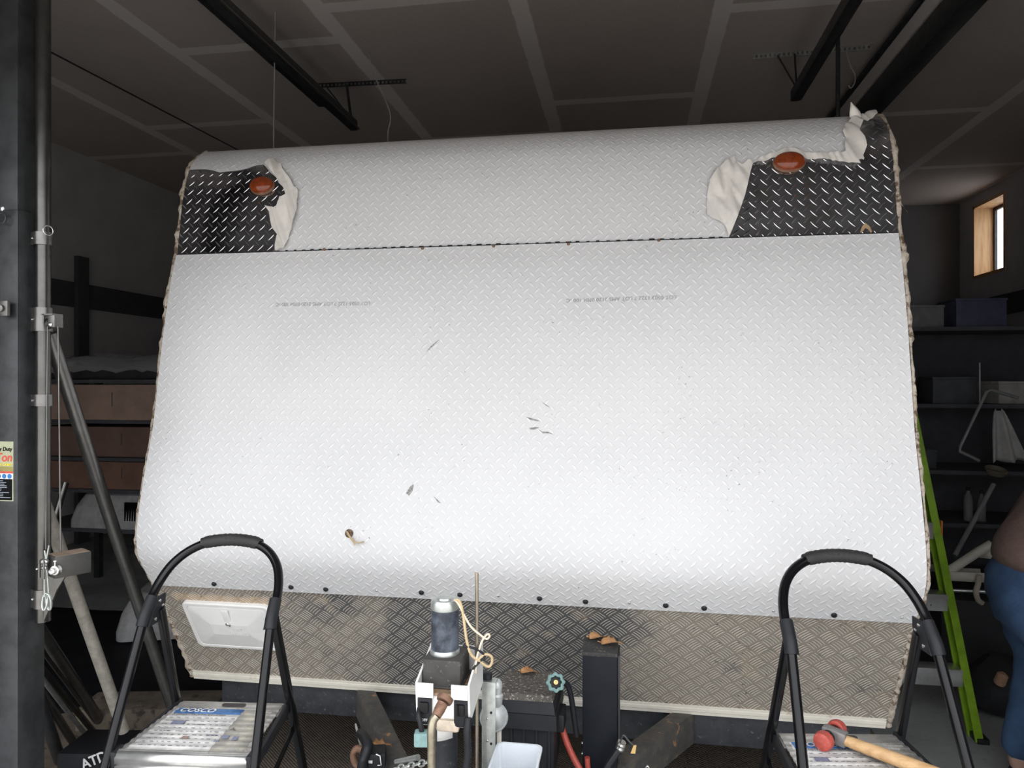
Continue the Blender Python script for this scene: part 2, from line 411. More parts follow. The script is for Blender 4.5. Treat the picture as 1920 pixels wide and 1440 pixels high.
b.box(((DX0 + DX1) / 2, YF, (ZC + DZ) / 2), (DX1 - DX0, 0.16, ZC - DZ))
struct(b, 'wall_front', M_WALL)
wy0, wy1, wz0, wz1 = 8.95, 9.72, 2.86, 3.76
b = MB(); xc = XW1 + 0.08
b.box((xc, (YF + wy0) / 2, ZC / 2), (0.16, wy0 - YF, ZC)); b.box((xc, (wy1 + YB) / 2, ZC / 2), (0.16, YB - wy1, ZC))
b.box((xc, (wy0 + wy1) / 2, wz0 / 2), (0.16, wy1 - wy0, wz0)); b.box((xc, (wy0 + wy1) / 2, (ZC + wz1) / 2), (0.16, wy1 - wy0, ZC - wz1))
struct(b, 'wall_right', M_WALL)
b = MB(); T = 0.035
b.box((xc + 0.04, wy1 - T / 2, (wz0 + wz1) / 2), (0.26, T, wz1 - wz0)); b.box((xc + 0.04, wy0 + T / 2, (wz0 + wz1) / 2), (0.26, T, wz1 - wz0))
b.box((xc + 0.04, (wy0 + wy1) / 2, wz1 - T / 2), (0.26, wy1 - wy0 - 2 * T, T)); b.box((xc + 0.04, (wy0 + wy1) / 2, wz0 + T / 2), (0.26, wy1 - wy0 - 2 * T, T))
win = struct(b, 'window_1', M_PINE); OFF[win.name] = Vector((0, 0, 0))
b = MB()
for (yy, zz, sy, sz) in (((wy0 + wy1) / 2, wz1 - T - 0.02, wy1 - wy0 - 2 * T, 0.04), ((wy0 + wy1) / 2, wz0 + T + 0.02, wy1 - wy0 - 2 * T, 0.04), (wy1 - T - 0.02, (wz0 + wz1) / 2, 0.04, wz1 - wz0 - 2 * T - 0.08), (wy0 + T + 0.02, (wz0 + wz1) / 2, 0.04, wz1 - wz0 - 2 * T - 0.08)):
    b.box((xc + 0.14, yy, zz), (0.03, sy, sz))
b.build('window_frame', M_STEEL, win)
MB().box((xc + 0.14, (wy0 + wy1) / 2, (wz0 + wz1) / 2), (0.004, wy1 - wy0 - 2 * T - 0.08, wz1 - wz0 - 2 * T - 0.08)).build('pane', M_GLASS, win)
# dark girts on both side walls and a post on the left one
struct(MB().box((XW0 + 0.03, (YF + YB) / 2, 2.46), (0.06, YB - YF - 0.2, 0.24)), 'trim_1', M_TIMB)
struct(MB().box((XW1 - 0.03, (YF + YB) / 2, 2.47), (0.06, YB - YF - 0.2, 0.22)), 'trim_2', M_TIMB)
pa = atX(153, 500, XW0 + 0.08)
struct(MB().box((XW0 + 0.08, pa.y, 1.42), (0.05, 0.14, 2.84)), 'trim_3', M_TIMB)

# ================================================================ the trailer
XL, XR = -1.62, 0.818
XM = (XL + XR) / 2
PR = [(2.490, .500), (2.452, .585), (2.395, .690), (2.335, .795), (2.285, .880), (2.225, .965), (2.186, 1.03), (2.175, 1.09), (2.183, 1.16), (2.210, 1.28), (2.262, 1.47), (2.290, 1.64),
      (2.322, 1.815), (2.360, 1.98), (2.389, 2.072), (2.402, 2.15), (2.420, 2.26), (2.438, 2.335), (2.466, 2.405), (2.508, 2.456), (2.560, 2.495), (2.635, 2.522), (2.74, 2.540), (2.90, 2.550), (3.10, 2.555)]
PF = spline([(y, z, 0) for y, z in PR], 10)
CUM = [0.0]
for a_, b_ in zip(PF, PF[1:]): CUM.append(CUM[-1] + (b_ - a_).length)
i0 = 14 * 10                                            # the seam is s = 0
CUM = [c - CUM[i0] for c in CUM]
S_BOT, S_TOP = CUM[0], CUM[-1]
def prof(s):
    s = min(max(s, S_BOT), S_TOP - 1e-6)
    lo, hi = 0, len(CUM) - 1
    while hi - lo > 1:
        m_ = (lo + hi) // 2
        if CUM[m_] <= s: lo = m_
        else: hi = m_
    t = (s - CUM[lo]) / (CUM[lo + 1] - CUM[lo]); p = PF[lo].lerp(PF[lo + 1], t); d = (PF[lo + 1] - PF[lo]).normalized()
    return p.x, p.y, Vector((0, -d.y, d.x)), Vector((0, d.x, d.y))
def on(X, s, off=0.0):
    y, z, n, t = prof(s); return Vector((X, y, z)) + n * off
def surf(x, y):
    """pixel of the photograph -> (X, s) on the trailer's front skin"""
    r = ray(x, y); best = None; prev = None
    for i, p in enumerate(PF):
        t = p.x / r[1]; f = EYE + r[2] * t - p.y
        if prev is not None and prev[0] * f <= 0 and prev[0] != f:
            q = prev[0] / (prev[0] - f); s = CUM[i - 1] + q * (CUM[i] - CUM[i - 1])
            return (r[0] * (prev[1] + q * (t - prev[1])), s)
        if best is None or abs(f) < best[0]: best = (abs(f), r[0] * t, CUM[i])
        prev = (f, t)
    return (best[1], best[2])
def sZ(Z):
    return min(((abs(p.y - Z), c) for p, c in zip(PF, CUM) if c < 0.2), key=lambda q: q[0])[1]
S_LOW = sZ(0.915)
def frange(a, b, st):
    n = max(1, int(math.ceil((b - a) / st))); return [a + (b - a) * i / n for i in range(n + 1)]
def skin_patch(mb, poly, off=0.0, ds=0.02, dx=0.3, fn=None):
    """polygon in (X, s) laid on the front skin; fn(X, s) gives an extra offset"""
    bm = bmesh.new(); n_ = len(poly)
    V2, E2, F2, *_ = delaunay_2d_cdt([Vector(p) for p in poly], [(i, (i + 1) % n_) for i in range(n_)], [], 1, 1e-6)
    vs = [bm.verts.new((v.x, v.y, 0)) for v in V2]
    for f in F2: bm.faces.new([vs[i] for i in f])
    xs = [p[0] for p in poly]; ss = [p[1] for p in poly]
    for ax, lo, hi, st in ((1, min(ss), max(ss), ds), (0, min(xs), max(xs), dx)):
        for c in frange(lo, hi, st)[1:-1]:
            co = Vector((c, 0, 0)) if ax == 0 else Vector((0, c, 0)); no = Vector((1, 0, 0)) if ax == 0 else Vector((0, 1, 0))
            bmesh.ops.bisect_plane(bm, geom=bm.verts[:] + bm.edges[:] + bm.faces[:], plane_co=co, plane_no=no, dist=1e-6)
    uvl = mb.bm.loops.layers.uv.verify(); mp = {}
    for v in bm.verts: mp[v] = mb.bm.verts.new(on(v.co.x, v.co.y, off + (fn(v.co.x, v.co.y) if fn else 0)))
    for f in bm.faces:
        try: g = mb.bm.faces.new([mp[v] for v in f.verts])
        except ValueError: continue
        for l, v in zip(g.loops, f.verts): l[uvl].uv = (v.co.x, v.co.y)
    for f in mb.bm.faces:
        c = f.calc_center_median()
    bm.free(); return mb
def panel(mb, x0, x1, s0, s1, off, ds=0.02):
    ss = frange(s0, s1, ds); xs = frange(x0, x1, 0.4)
    return mb.grid([[on(x, s, off) for x in xs] for s in ss], [[(x, s) for x in xs] for s in ss])

TR = thing('travel_trailer', 'travel trailer seen from the front, clad in white-filmed diamond plate with bare corners', 'trailer', (XM, 2.5, 0))
# body behind the front skin: closed profile extruded between the side walls
b = MB(); inner = [(p.x + 0.012, p.y) for p in PF[::3]]
poly = [(y, min(z, 2.54)) for y, z in inner] + [(8.4, 2.54), (8.4, 0.50)]
mt = Matrix(((0, 0, 1), (1, 0, 0), (0, 1, 0)))
b.prism(poly, XR - XL - 0.03, mtx=mt, o=(XL + 0.015, 0, 0)).build('body_shell', M_SHELL, TR)
panel(MB(), XL, XR, S_BOT, S_LOW + 0.03, 0.0).build('lower_front_panel', BAR5, TR)
ss = [S_LOW] + frange(S_LOW, 0.0, 0.02) + [0.0]; xs = frange(XL, XR, 0.4)
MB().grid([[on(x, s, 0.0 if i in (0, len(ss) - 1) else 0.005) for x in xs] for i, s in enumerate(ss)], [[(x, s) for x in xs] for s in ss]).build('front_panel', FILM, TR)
panel(MB(), XL, XR, -0.02, S_TOP, 0.0).build('upper_front_panel', BARE, TR)
tearL = [surf(*p) for p in ((356, 319), (372, 318), (386, 318), (400, 320), (412, 324), (426, 322), (440, 321), (453, 319), (465, 316), (480, 311), (494, 309), (500, 315), (508, 325), (518, 333), (523, 343), (532, 352), (538, 360), (537, 368), (526, 371), (526, 381), (524, 391), (515, 392), (513, 388), (500, 386), (504, 394), (507, 402), (508, 412), (511, 422), (512, 430), (517, 433), (521, 438), (519, 452), (518, 466))]
tearL = [(XL, tearL[0][1])] + tearL + [(surf(517, 473)[0], 0.001)]
tearR = [surf(*p) for p in ((1374, 428), (1388, 392), (1400, 350), (1407, 322), (1412, 306), (1440, 295), (1462, 288), (1475, 280), (1488, 284), (1502, 288), (1530, 292), (1560, 291), (1588, 290), (1592, 274), (1586, 258), (1590, 246), (1600, 234), (1612, 225))]
tearR = [(surf(1366, 447)[0], 0.001)] + tearR
xe = tearR[-1][0]
poly = [(XL, S_TOP)] + tearL + tearR + [(xe + 0.01, tearR[-1][1] + 0.06), (xe + 0.02, S_TOP)]
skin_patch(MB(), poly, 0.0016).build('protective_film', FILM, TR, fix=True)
def crumple(seed, base, amp, sc=22):
    def f(X, s):
        q = X + 0.35 * s
        a = noise.noise(Vector((q * sc * 1.3, s * sc * 0.35, seed))); c = noise.noise(Vector((q * sc * 3.2, s * sc * 0.5, seed + 9)))
        return base + amp * (abs(a) * 1.2 + abs(c) * 0.45)
    return f
for seed, amp, pts in ((1.3, 0.024, ((499, 311), (515, 306), (528, 309), (531, 318), (536, 325), (547, 338), (553, 352), (561, 357), (560, 385), (556, 412), (549, 432), (541, 455), (536, 466), (519, 474), (521, 440), (513, 428), (508, 400), (500, 388), (520, 393), (528, 372), (539, 367), (533, 351), (518, 332))),
                      (4.1, 0.020, ((1411, 305), (1405, 330), (1396, 368), (1382, 408), (1366, 446), (1359, 424), (1345, 415), (1325, 405), (1325, 370), (1330, 340), (1345, 318), (1366, 300), (1376, 295), (1380, 306), (1392, 310), (1402, 302)))):
    b = skin_patch(MB(), [surf(*p) for p in pts], 0.003, 0.008, 0.008, crumple(seed, 0.002, amp))
    b.build('peeled_film', M_PEEL, TR, sharp=180)
# long curled strip of film along the right corner
strip = ((1418, 305), (1424, 298), (1445, 290), (1462, 285), (1475, 279), (1488, 283), (1502, 287), (1530, 291), (1560, 289), (1583, 288), (1582, 272), (1585, 262), (1579, 250), (1584, 238), (1594, 230), (1606, 226), (1622, 220), (1640, 219), (1643, 225), (1630, 230), (1616, 236), (1611, 246), (1609, 253), (1618, 264), (1622, 280), (1616, 296), (1618, 302), (1607, 305), (1610, 312), (1600, 309), (1575, 306), (1545, 302), (1515, 301), (1490, 297), (1470, 294), (1445, 299), (1432, 306))
skin_patch(MB(), [surf(*p) for p in strip], 0.003, 0.006, 0.006, crumple(2.2, 0.003, 0.020, 16)).build('peeled_film', M_PEEL, TR, sharp=180)
X, s = surf(1604, 228); q = on(X, s, 0.015)
b = MB(); rows = []
for i in range(7):
    t = i / 6; wv = 0.018 * math.sin(math.pi * min(1, 0.35 + t * 0.6)) * (1.15 - t * 0.75)
    rows.append([q + Vector((-0.016 * t + wv * k, -0.008 * math.sin(3 * t) + 0.006 * abs(k), 0.05 * t)) for k in (-1, -.5, 0, .5, 1)])
b.grid(rows).build('peeled_film', M_PEEL, TR, sharp=180, solid=0.001)

# ragged sealant on both edges
for X0, sg, sd in ((XL, -1, 3), (XR, 1, 8)):
    b = MB(); rows = []; K = 7; ss = frange(S_BOT, S_TOP - 0.25, 0.012)
    for s in ss:
        y, z, n, t = prof(s)
        r1 = noise.noise(Vector((s * 9, sd, 0))); r2 = noise.noise(Vector((s * 31, sd, 4)))
        low = 1.0 if s < S_LOW else (0.75 if s > -0.35 else 0.28)
        rad = (0.0050 + 0.0055 * (r1 + 0.8 * r2)) * (0.55 + 0.85 * low); rad = max(rad, 0.0025)
        c = Vector((X0 + sg * 0.008, y, z)) + n * (-0.004)
        rows.append([c + (Vector((1, 0, 0)) * math.cos(a) * 1.3 + n * math.sin(a)) * rad * (1 + 0.5 * noise.noise(Vector((s * 60, a * 2, sd)))) for a in (2 * math.pi * k / K for k in range(K + 1))])
    b.grid(rows).build('edge_sealant', M_SEAL, TR, sharp=60)

# bottom trim strip with two ribs
b = MB()
t0, t1 = sZ(0.500), sZ(0.540)
for (sa_, sb_, o0) in ((S_BOT, S_BOT + 0.012, 0.006), (S_BOT + 0.015, S_BOT + 0.026, 0.007), (S_BOT + 0.026, S_BOT + 0.036, 0.003)):
    p0, p1 = on(0, sa_, 0.0), on(0, sb_, 0.0); q0, q1 = on(0, sa_, o0), on(0, sb_, o0 * 0.8)
    pl = [(p0.y, p0.z), (q0.y, q0.z), (q1.y, q1.z), (p1.y, p1.z)]
    b.prism(pl, XR - XL - 0.01, mtx=mt, o=(XL + 0.005, 0, 0))
b.build('bottom_trim', M_CREAM, TR)

# seam between the two sheets, with little teeth of film
b = MB(); X = surf(520, 470)[0]; x1 = surf(1362, 447)[0]
b.grid([[on(x, s, 0.0058) for x in (XL, XR)] for s in (-0.0015, 0.0015)])
while X < x1:
    L = random.uniform(0.008, 0.02); b.grid([[on(X, s, 0.0062), on(X + L, s, 0.0062)] for s in (-0.002, 0.003 + random.random() * 0.002)]); X += random.uniform(0.03, 0.036)
b.build('seam_gap', M_PLAST, TR, solid=0.0005)

def button(px_, r, name, m, h):
    X, s = surf(*px_); y, z, n, t = prof(s)
    return MB().lathe([(r, 0.0), (r, h * 0.5), (r * 0.8, h * 0.85), (r * 0.35, h), (r * 0.3, h * 0.9), (0.0001, h * 0.85)], on(X, s, 0.005), n, 14).build(name, m, TR)
for p in ((403, 1092), (547, 1098), (612, 1102), (791, 1108), (863, 1112), (1012, 1119), (1098, 1125), (1248, 1132), (1320, 1137), (1563, 1150)): button(p, 0.0085, 'screw_cap', M_PLAST, 0.007)
for p in ((609, 469), (793, 467), (926, 463), (1066, 459), (1235, 452)): button((p[0], p[1] - 0), 0.0052, 'screw', M_RUST, 0.004)
for p in ((707, 1105), (935, 1115), (1180, 1128), (1450, 1143), (1690, 1155)): button(p, 0.004, 'rivet', M_ZINC, 0.003)

# wiring hole with two short wires
X, s = surf(656, 1000); y, z, n, t = prof(s); c = on(X, s, 0.0055)
h_ = MB().lathe([(0.0135, -0.001), (0.0138, 0.0012), (0.0125, 0.0016), (0.011, 0.0006), (0.0001, 0.0004)], c, n, 20).build('wiring_hole', mat('brown_foam_in_hole', (0.20, 0.14, 0.10), 0.9, color2=(0.06, 0.035, 0.02), vscale=90), TR)
for dx, ex in ((-0.006, ((0.008, -0.008, 0.012), (0.022, -0.021, 0.014), (0.034, -0.027, 0.012), (0.044, -0.026, 0.010), (0.054, -0.023, 0.010))), (-0.008, ((0.004, -0.008, 0.010), (0.016, -0.020, 0.012), (0.022, -0.028, 0.012), (0.026, -0.034, 0.010)))):
    P = [c + Vector((dx, 0, 0)) + t * 0.006 + n * 0.002] + [c + Vector((e[0], 0, 0)) + t * e[1] + n * e[2] for e in ex]
    MB().tube(spline(P, 5), 0.0022, 8).build('wire', M_WIRE, TR)

# amber clearance lamps
for p, rx in (((493, 350), 0.045), ((1479, 306), 0.048)):
    X, s = surf(*p); y, z, n, t = prof(s); m_ = Matrix((Vector((1, 0, 0)), t, n)).transposed(); c = on(X, s, 0.0)
    cl = MB().ell(c + n * 0.004, (rx + 0.003, 0.036, 0.012), m_, 28).build('clearance_lamp', M_RUST, TR)
    bl = MB().ell(c + n * 0.012, (rx, 0.033, 0.020), m_, 28); bl.lathe([(0.009, 0), (0.007, 0.004), (0.001, 0.005)], c + n * 0.030, n, 12)
    bl.build('lens', M_AMBER, cl)

# faint factory stamp printed twice on the film (upside down as on the sheet)
M_INK = mat('faint_grey_ink', (0.46, 0.46, 0.47), 0.6)
for (p0, p1) in (((518, 573), (697, 571)), ((1062, 566), (1270, 559))):
    X0, s0 = surf(*p0); X1, s1 = surf(*p1); y, z, n, t = prof((s0 + s1) / 2)
    L = X1 - X0
    o = text('.LOT 0503 1322 7 LOT AMS 2120 0704 100 -C', 0.0175, Matrix.Identity(4), M_INK, TR, 'printed_stamp', ext=0.0001)
    xs = [v.co.x + XM for v in o.data.vertices]; k_s = L / (max(xs) - min(xs)); mn = min(xs)
    for v in o.data.vertices:
        a_ = (v.co.x + XM - mn) * k_s; bz = v.co.y + 2.5
        w_ = on(X1 - a_, (s0 + s1) / 2 - bz + 0.008 + (s1 - s0) * (0.5 - a_ / L), 0.0054) - OFF[TR.name]; v.co = w_

# scuffs on the film
M_SCUF = mat('grey_scuff', (0.36, 0.36, 0.34), 0.7, var=0.3, vscale=200)
for pts in (((986, 782), (1000, 785), (1014, 790), (1006, 790), (996, 788)), ((992, 803), (1004, 801), (1012, 802), (1003, 806), (995, 806)), ((1014, 752), (1024, 759), (1034, 766), (1024, 761)), ((1010, 806), (1018, 810), (1028, 810), (1040, 816), (1030, 813), (1018, 813)), ((800, 662), (808, 650), (818, 642), (826, 636), (816, 646), (806, 656)), ((762, 925), (770, 912), (777, 908), (775, 920), (768, 930)), ((813, 930), (820, 936), (828, 944), (822, 942))):
    skin_patch(MB(), [surf(*p) for p in pts], 0.0056, 0.05, 0.3).build('scuff_mark', M_SCUF, TR)
# torn yellow patch on the bare corner
skin_patch(MB(), [surf(*p) for p in ((1612, 437), (1616, 425), (1622, 418), (1630, 424), (1635, 434), (1633, 438), (1627, 430), (1622, 428), (1618, 434))], 0.0015, 0.05, 0.3).build('torn_sticker', mat('peeling_tan_paper', (0.42, 0.29, 0.17), 0.8), TR)

# storage hatch on the lower panel
x0, sA = surf(341, 1124); _, sB = surf(362, 1206); x1 = surf(508, 1170)[0] + 0.02
ctr = on((x0 + x1) / 2, (sA + sB) / 2, 0.0); y, z, n, t = prof((sA + sB) / 2); hw, hh = (x1 - x0) / 2, (sA - sB) / 2
def rr(hw, hh, r, n=5):
    o = []
    for cx, cy, a0 in ((hw - r, hh - r, 0), (-hw + r, hh - r, 90), (-hw + r, -hh + r, 180), (hw - r, -hh + r, 270)):
        for k in range(n + 1): a = R(a0 + 90 * k / n); o.append((cx + r * math.cos(a), cy + r * math.sin(a)))
    return o
HM = Matrix((Vector((1, 0, 0)), t, n)).transposed()
b = MB(); rings = []
for (w_, h2, zz, rad) in ((hw, hh, 0.0, 0.022), (hw, hh, 0.010, 0.022), (hw - 0.004, hh - 0.004, 0.014, 0.02), (hw - 0.016, hh - 0.014, 0.014, 0.016), (hw - 0.018, hh - 0.016, 0.010, 0.016)):
    rings.append([ctr + HM @ Vector((x, yv, zz)) for x, yv in rr(w_, h2, rad)])
for A_, B_ in zip(rings, rings[1:]): b.grid([A_ + A_[:1], B_ + B_[:1]])
hatch = b.build('storage_hatch', M_WHITE, TR)
b = MB(); rings = []
for (w_, h2, zz, rad) in ((hw - 0.0175, hh - 0.0155, 0.006, 0.016), (hw - 0.0175, hh - 0.0155, 0.0125, 0.016), (hw - 0.022, hh - 0.020, 0.014, 0.013)):
    rings.append([ctr + HM @ Vector((x, yv, zz)) for x, yv in rr(w_, h2, rad)])
rings.append([ctr + HM @ Vector((x, yv, 0.026)) for x, yv in rr(hw * 0.42, hh * 0.22, 0.004)])
for A_, B_ in zip(rings, rings[1:]): b.grid([A_ + A_[:1], B_ + B_[:1]])
b.bm.faces.new([b.bm.verts.new(p) for p in rings[-1]])
b.build('hatch_door', M_WHITE, hatch, sharp=12)
MB().box(ctr + HM @ Vector((0, hh * 0.50, 0.0205)), (0.026, hh * 0.62, 0.006), bevel=0.0015, mtx=HM).build('latch_recess', M_WHITE, hatch)
lk = ctr + HM @ Vector((0.0, hh * 0.25, 0.0235))
MB().lathe([(0.0095, 0), (0.0095, 0.005), (0.007, 0.007), (0.0065, 0.005), (0.002, 0.005), (0.0001, 0.004)], lk, n, 18).build('lock', M_ZINC, hatch)
text('EXT', 0.020, basis((1, 0, 0), t, ctr + HM @ Vector((0.030, -hh * 0.02, 0.0258))), mat('embossed_white', (0.66, 0.655, 0.64), 0.4), hatch, 'embossing', 'CENTER', ext=0.0008)
text('SHOWER', 0.020, basis((1, 0, 0), t, ctr + HM @ Vector((0.034, -hh * 0.22, 0.0258))), MC['embossed_white'], hatch, 'embossing', 'CENTER', ext=0.0008)

# chassis: front beam, A-frame rails, cross bar, coupler
MB().box((XM + 0.03, 2.545, 0.442), (2.30, 0.06, 0.115), bevel=0.006).build('chassis_beam', M_FRAMEBLK, TR)
rails = {}
for nm, a_, b_ in (('L', (-0.955, 2.515), (-0.42, 1.63)), ('R', (0.190, 2.515), (-0.345, 1.63))):
    rails[nm] = (Vector((*a_, 0.447)), Vector((*b_, 0.447)))
    MB().beam(*rails[nm], 0.062, 0.105, bevel=0.007).build('tongue_rail', M_RAIL, TR)
MB().box((-0.383, 1.60, 0.447), (0.17, 0.14, 0.11), bevel=0.01).box((-0.383, 1.44, 0.475), (0.09, 0.24, 0.075), bevel=0.02).build('coupler', M_STEEL, TR)
MB().box((-0.383, 2.10, 0.405), (0.56, 0.05, 0.03), bevel=0.004).build('tongue_crossbar', M_STEEL, TR)
MB().box((-0.383, 1.80, 0.505), (0.20, 0.14, 0.012), bevel=0.003).build('jack_plate', M_STEEL, TR)

# ================================================================ electric tongue jack
JX, JY = -0.441, 1.70
J = thing('tongue_jack', 'electric trailer tongue jack with dark motor can and white control housing', 'jack', (JX, JY, 0.51))
def jp(x, y, d=1.72): return atD(x, y, d)
top = jp(833, 1126, 1.745); base = jp(833, 1222, 1.745)
mo = MB().lathe([(0.0325, base.z - top.z - 0.005 + 0.0), (0.0335, -0.12), (0.0335, -0.018)], (JX, JY, top.z), (0, 0, 1), 32)
mo.build('motor_can', mat('worn_blue_black_can', (0.018, 0.023, 0.034), 0.55, 0.0, color2=(0.11, 0.13, 0.165), vscale=18), J)
b = MB().lathe([(0.034, -0.020), (0.0345, -0.018), (0.0345, -0.002), (0.031, 0.003), (0.020, 0.003), (0.018, 0.007), (0.006, 0.008), (0.0001, 0.008)], (JX, JY, top.z), (0, 0, 1), 32).build('motor_end_cap', M_GALV, J)
b = MB().lathe([(0.035, base.z - top.z - 0.008), (0.036, base.z - top.z - 0.004), (0.036, base.z - top.z + 0.004), (0.0336, base.z - top.z + 0.008)], (JX, JY, top.z), (0, 0, 1), 32)
b.build('motor_flange', M_GALV, J)
zt, zb = base.z - 0.002, jp(833, 1318, 1.70).z
b = MB().box((JX + 0.004, JY, (zt + zb) / 2 + 0.012), (0.092, 0.10, zt - zb - 0.025), bevel=0.006); b.box((JX + 0.004, JY - 0.003, zb + 0.038), (0.097, 0.104, 0.004), bevel=0.001)
b.build('gearbox', mat('dusty_cast_gearbox', (0.055, 0.053, 0.05), 0.75, 0.1, vscale=30, spots=((0.20, 0.18, 0.155), 0.56, 0.72, 60)), J)
HX = JX + 0.014
# white housing: open-topped tapered tray with cut-out at the front
z0 = jp(833, 1345, 1.63).z; z1 = jp(833, 1300, 1.63).z
HWD = 0.062; yf = JY - 0.080; yb = JY + 0.075
b = MB()
b.box((HX - 0.041, yf, z1 - 0.012), (0.040, 0.005, 0.034), bevel=0.002); b.box((HX + 0.041, yf, z1 - 0.012), (0.040, 0.005, 0.034), bevel=0.002)
b.box((HX, yf + 0.012, z1 - 0.060), (0.118, 0.005, 0.075), bevel=0.002)
for sg in (-1, 1):
    mm = Matrix(((0, 0, 1), (1, 0, 0), (0, 1, 0)))
    b.prism([(yf, z1 + 0.005), (yb, z1 + 0.055), (yb, z1 - 0.050), (yf + 0.01, z1 - 0.085)], 0.005, mtx=mm, o=(HX + sg * HWD - 0.0025, 0, 0))
b.box((HX, yb, z1 - 0.01), (0.122, 0.005, 0.10), bevel=0.002)
b.build('control_housing', M_WHITE, J)
MB().box((HX, JY - 0.002, z1 - 0.022), (0.118, 0.148, 0.006)).build('housing_floor', mat('rust_stained_tray', (0.34, 0.22, 0.13), 0.8, vscale=40, spots=((0.10, 0.09, 0.08), 0.5, 0.65, 30)), J)
for sx, wd in ((-0.043, 0.034), (0.043, 0.032)):
    sw = MB().box((HX + sx, yf + 0.006, z1 - 0.062), (wd, 0.010, 0.062), bevel=0.003).build('switch', M_PLAST, J)
    MB().box((HX + sx, yf - 0.001, z1 - 0.052), (wd * 0.62, 0.008, 0.026), bevel=0.003).build('rocker', M_BLK, sw)
    if sx < 0: text('OFF', 0.009, basis((1, 0, 0), (0, 0, 1), (HX + sx, yf - 0.0005, z1 - 0.084)), M_WHITE, sw, 'lettering', 'CENTER', ext=0.0006)
MB().box((HX + 0.012, yf + 0.006, z1 - 0.092), (0.055, 0.010, 0.028), bevel=0.008).build('stained_tab', mat('stained_cream_plastic', (0.58, 0.49, 0.39), 0.6, vscale=25), J)
# manual shaft: rusty nut, then bent zinc tube
n0 = jp(830, 1319, 1.60); n1 = jp(818, 1343, 1.58)
MB().tube([n0, n0.lerp(n1, .5), n1], [0.0125, 0.0125, 0.0105], 14).lathe([(0.017, 0.0), (0.0185, 0.004), (0.0185, 0.012), (0.013, 0.014)], n0 + (n0 - n1).normalized() * 0.004, (n0 - n1), 18).build('shaft_nut', M_RUST, J)
pp = [n1, jp(812, 1352, 1.575), jp(809, 1370, 1.57), jp(809, 1400, 1.57), jp(809, 1470, 1.57), jp(806, 1530, 1.57)]
MB().tube(spline(pp, 5), 0.0092, 12).build('crank_tube', mat('tarnished_zinc', (0.36, 0.32, 0.24), 0.4, 0.8, var=0.2, vscale=30), J)
MB().lathe([(0.030, 0.0), (0.031, z1 - 0.53), (0.034, z1 - 0.52)], (JX, JY, 0.46), (0, 0, 1), 28).lathe([(0.044, 0.0), (0.044, 0.012), (0.036, 0.02)], (JX, JY, 0.512), (0, 0, 1), 20).build('jack_post', M_FRAMEBLK, J)
MB().lathe([(0.026, 0.0), (0.026, 0.44)], (JX, JY, 0.03), (0, 0, 1), 24).lathe([(0.075, 0), (0.075, 0.006), (0.03, 0.03)], (JX, JY, 0.0), (0, 0, 1), 24).build('jack_foot', M_GALV, J)
lz = jp(845, 1395, 1.66).z; rows = []
for zz in (lz + 0.022, lz - 0.022):
    rows.append([Vector((JX + 0.0318 * math.sin(a), JY - 0.0318 * math.cos(a), zz + 0.004 * math.sin(a * 2))) for a in (R(q) for q in range(-22, 56, 6))])
MB().grid(rows).build('white_label', M_WHITE, J, solid=0.0004)
cb = [jp(878, 1345, 1.66), jp(876, 1375, 1.65), jp(877, 1410, 1.65), jp(873, 1450, 1.65), jp(868, 1500, 1.66)]
P = spline(cb, 14); MB().tube(P, [0.0095 if i % 2 else 0.0078 for i in range(len(P))], 12).build('corrugated_conduit', M_PLAST, J, sharp=80)
for (P, r_, m_) in (([(853, 1124), (862, 1128), (868, 1150), (872, 1180), (876, 1205), (884, 1228), (900, 1240), (915, 1250), (922, 1243), (922, 1232), (914, 1227), (905, 1229), (896, 1238)], 0.0033, M_WIRE),
                    ([(852, 1124), (860, 1133), (872, 1157), (884, 1176), (900, 1190), (912, 1198), (918, 1193), (914, 1189), (905, 1200), (897, 1222), (893, 1240), (892, 1262)], 0.0026, mat('pale_wire', (0.70, 0.60, 0.47), 0.5)),
                    ([(868, 1211), (880, 1213), (895, 1218), (906, 1226), (908, 1233), (900, 1240), (889, 1252), (884, 1264)], 0.0032, M_PLAST)):
    MB().tube(spline([jp(x, y, 1.70 + 0.0003 * (x - 850)) for x, y in P], 6), r_, 8).build('wire', m_, J)
# hanging connector on the left of the jack
c = jp(791, 1384, 1.66)
tp = thing('cable_connector', 'square teal cable connector hanging left of the tongue jack', 'connector', c)
MB().box(c, (0.034, 0.026, 0.032), rz=0.15, bevel=0.004).build('teal_body', M_TEAL, tp)
MB().tube(spline([c + Vector((0, 0, 0.012)), jp(789, 1360, 1.66), jp(785, 1340, 1.67), jp(787, 1325, 1.69)], 5), 0.006, 10).build('cable', M_PLAST, tp)

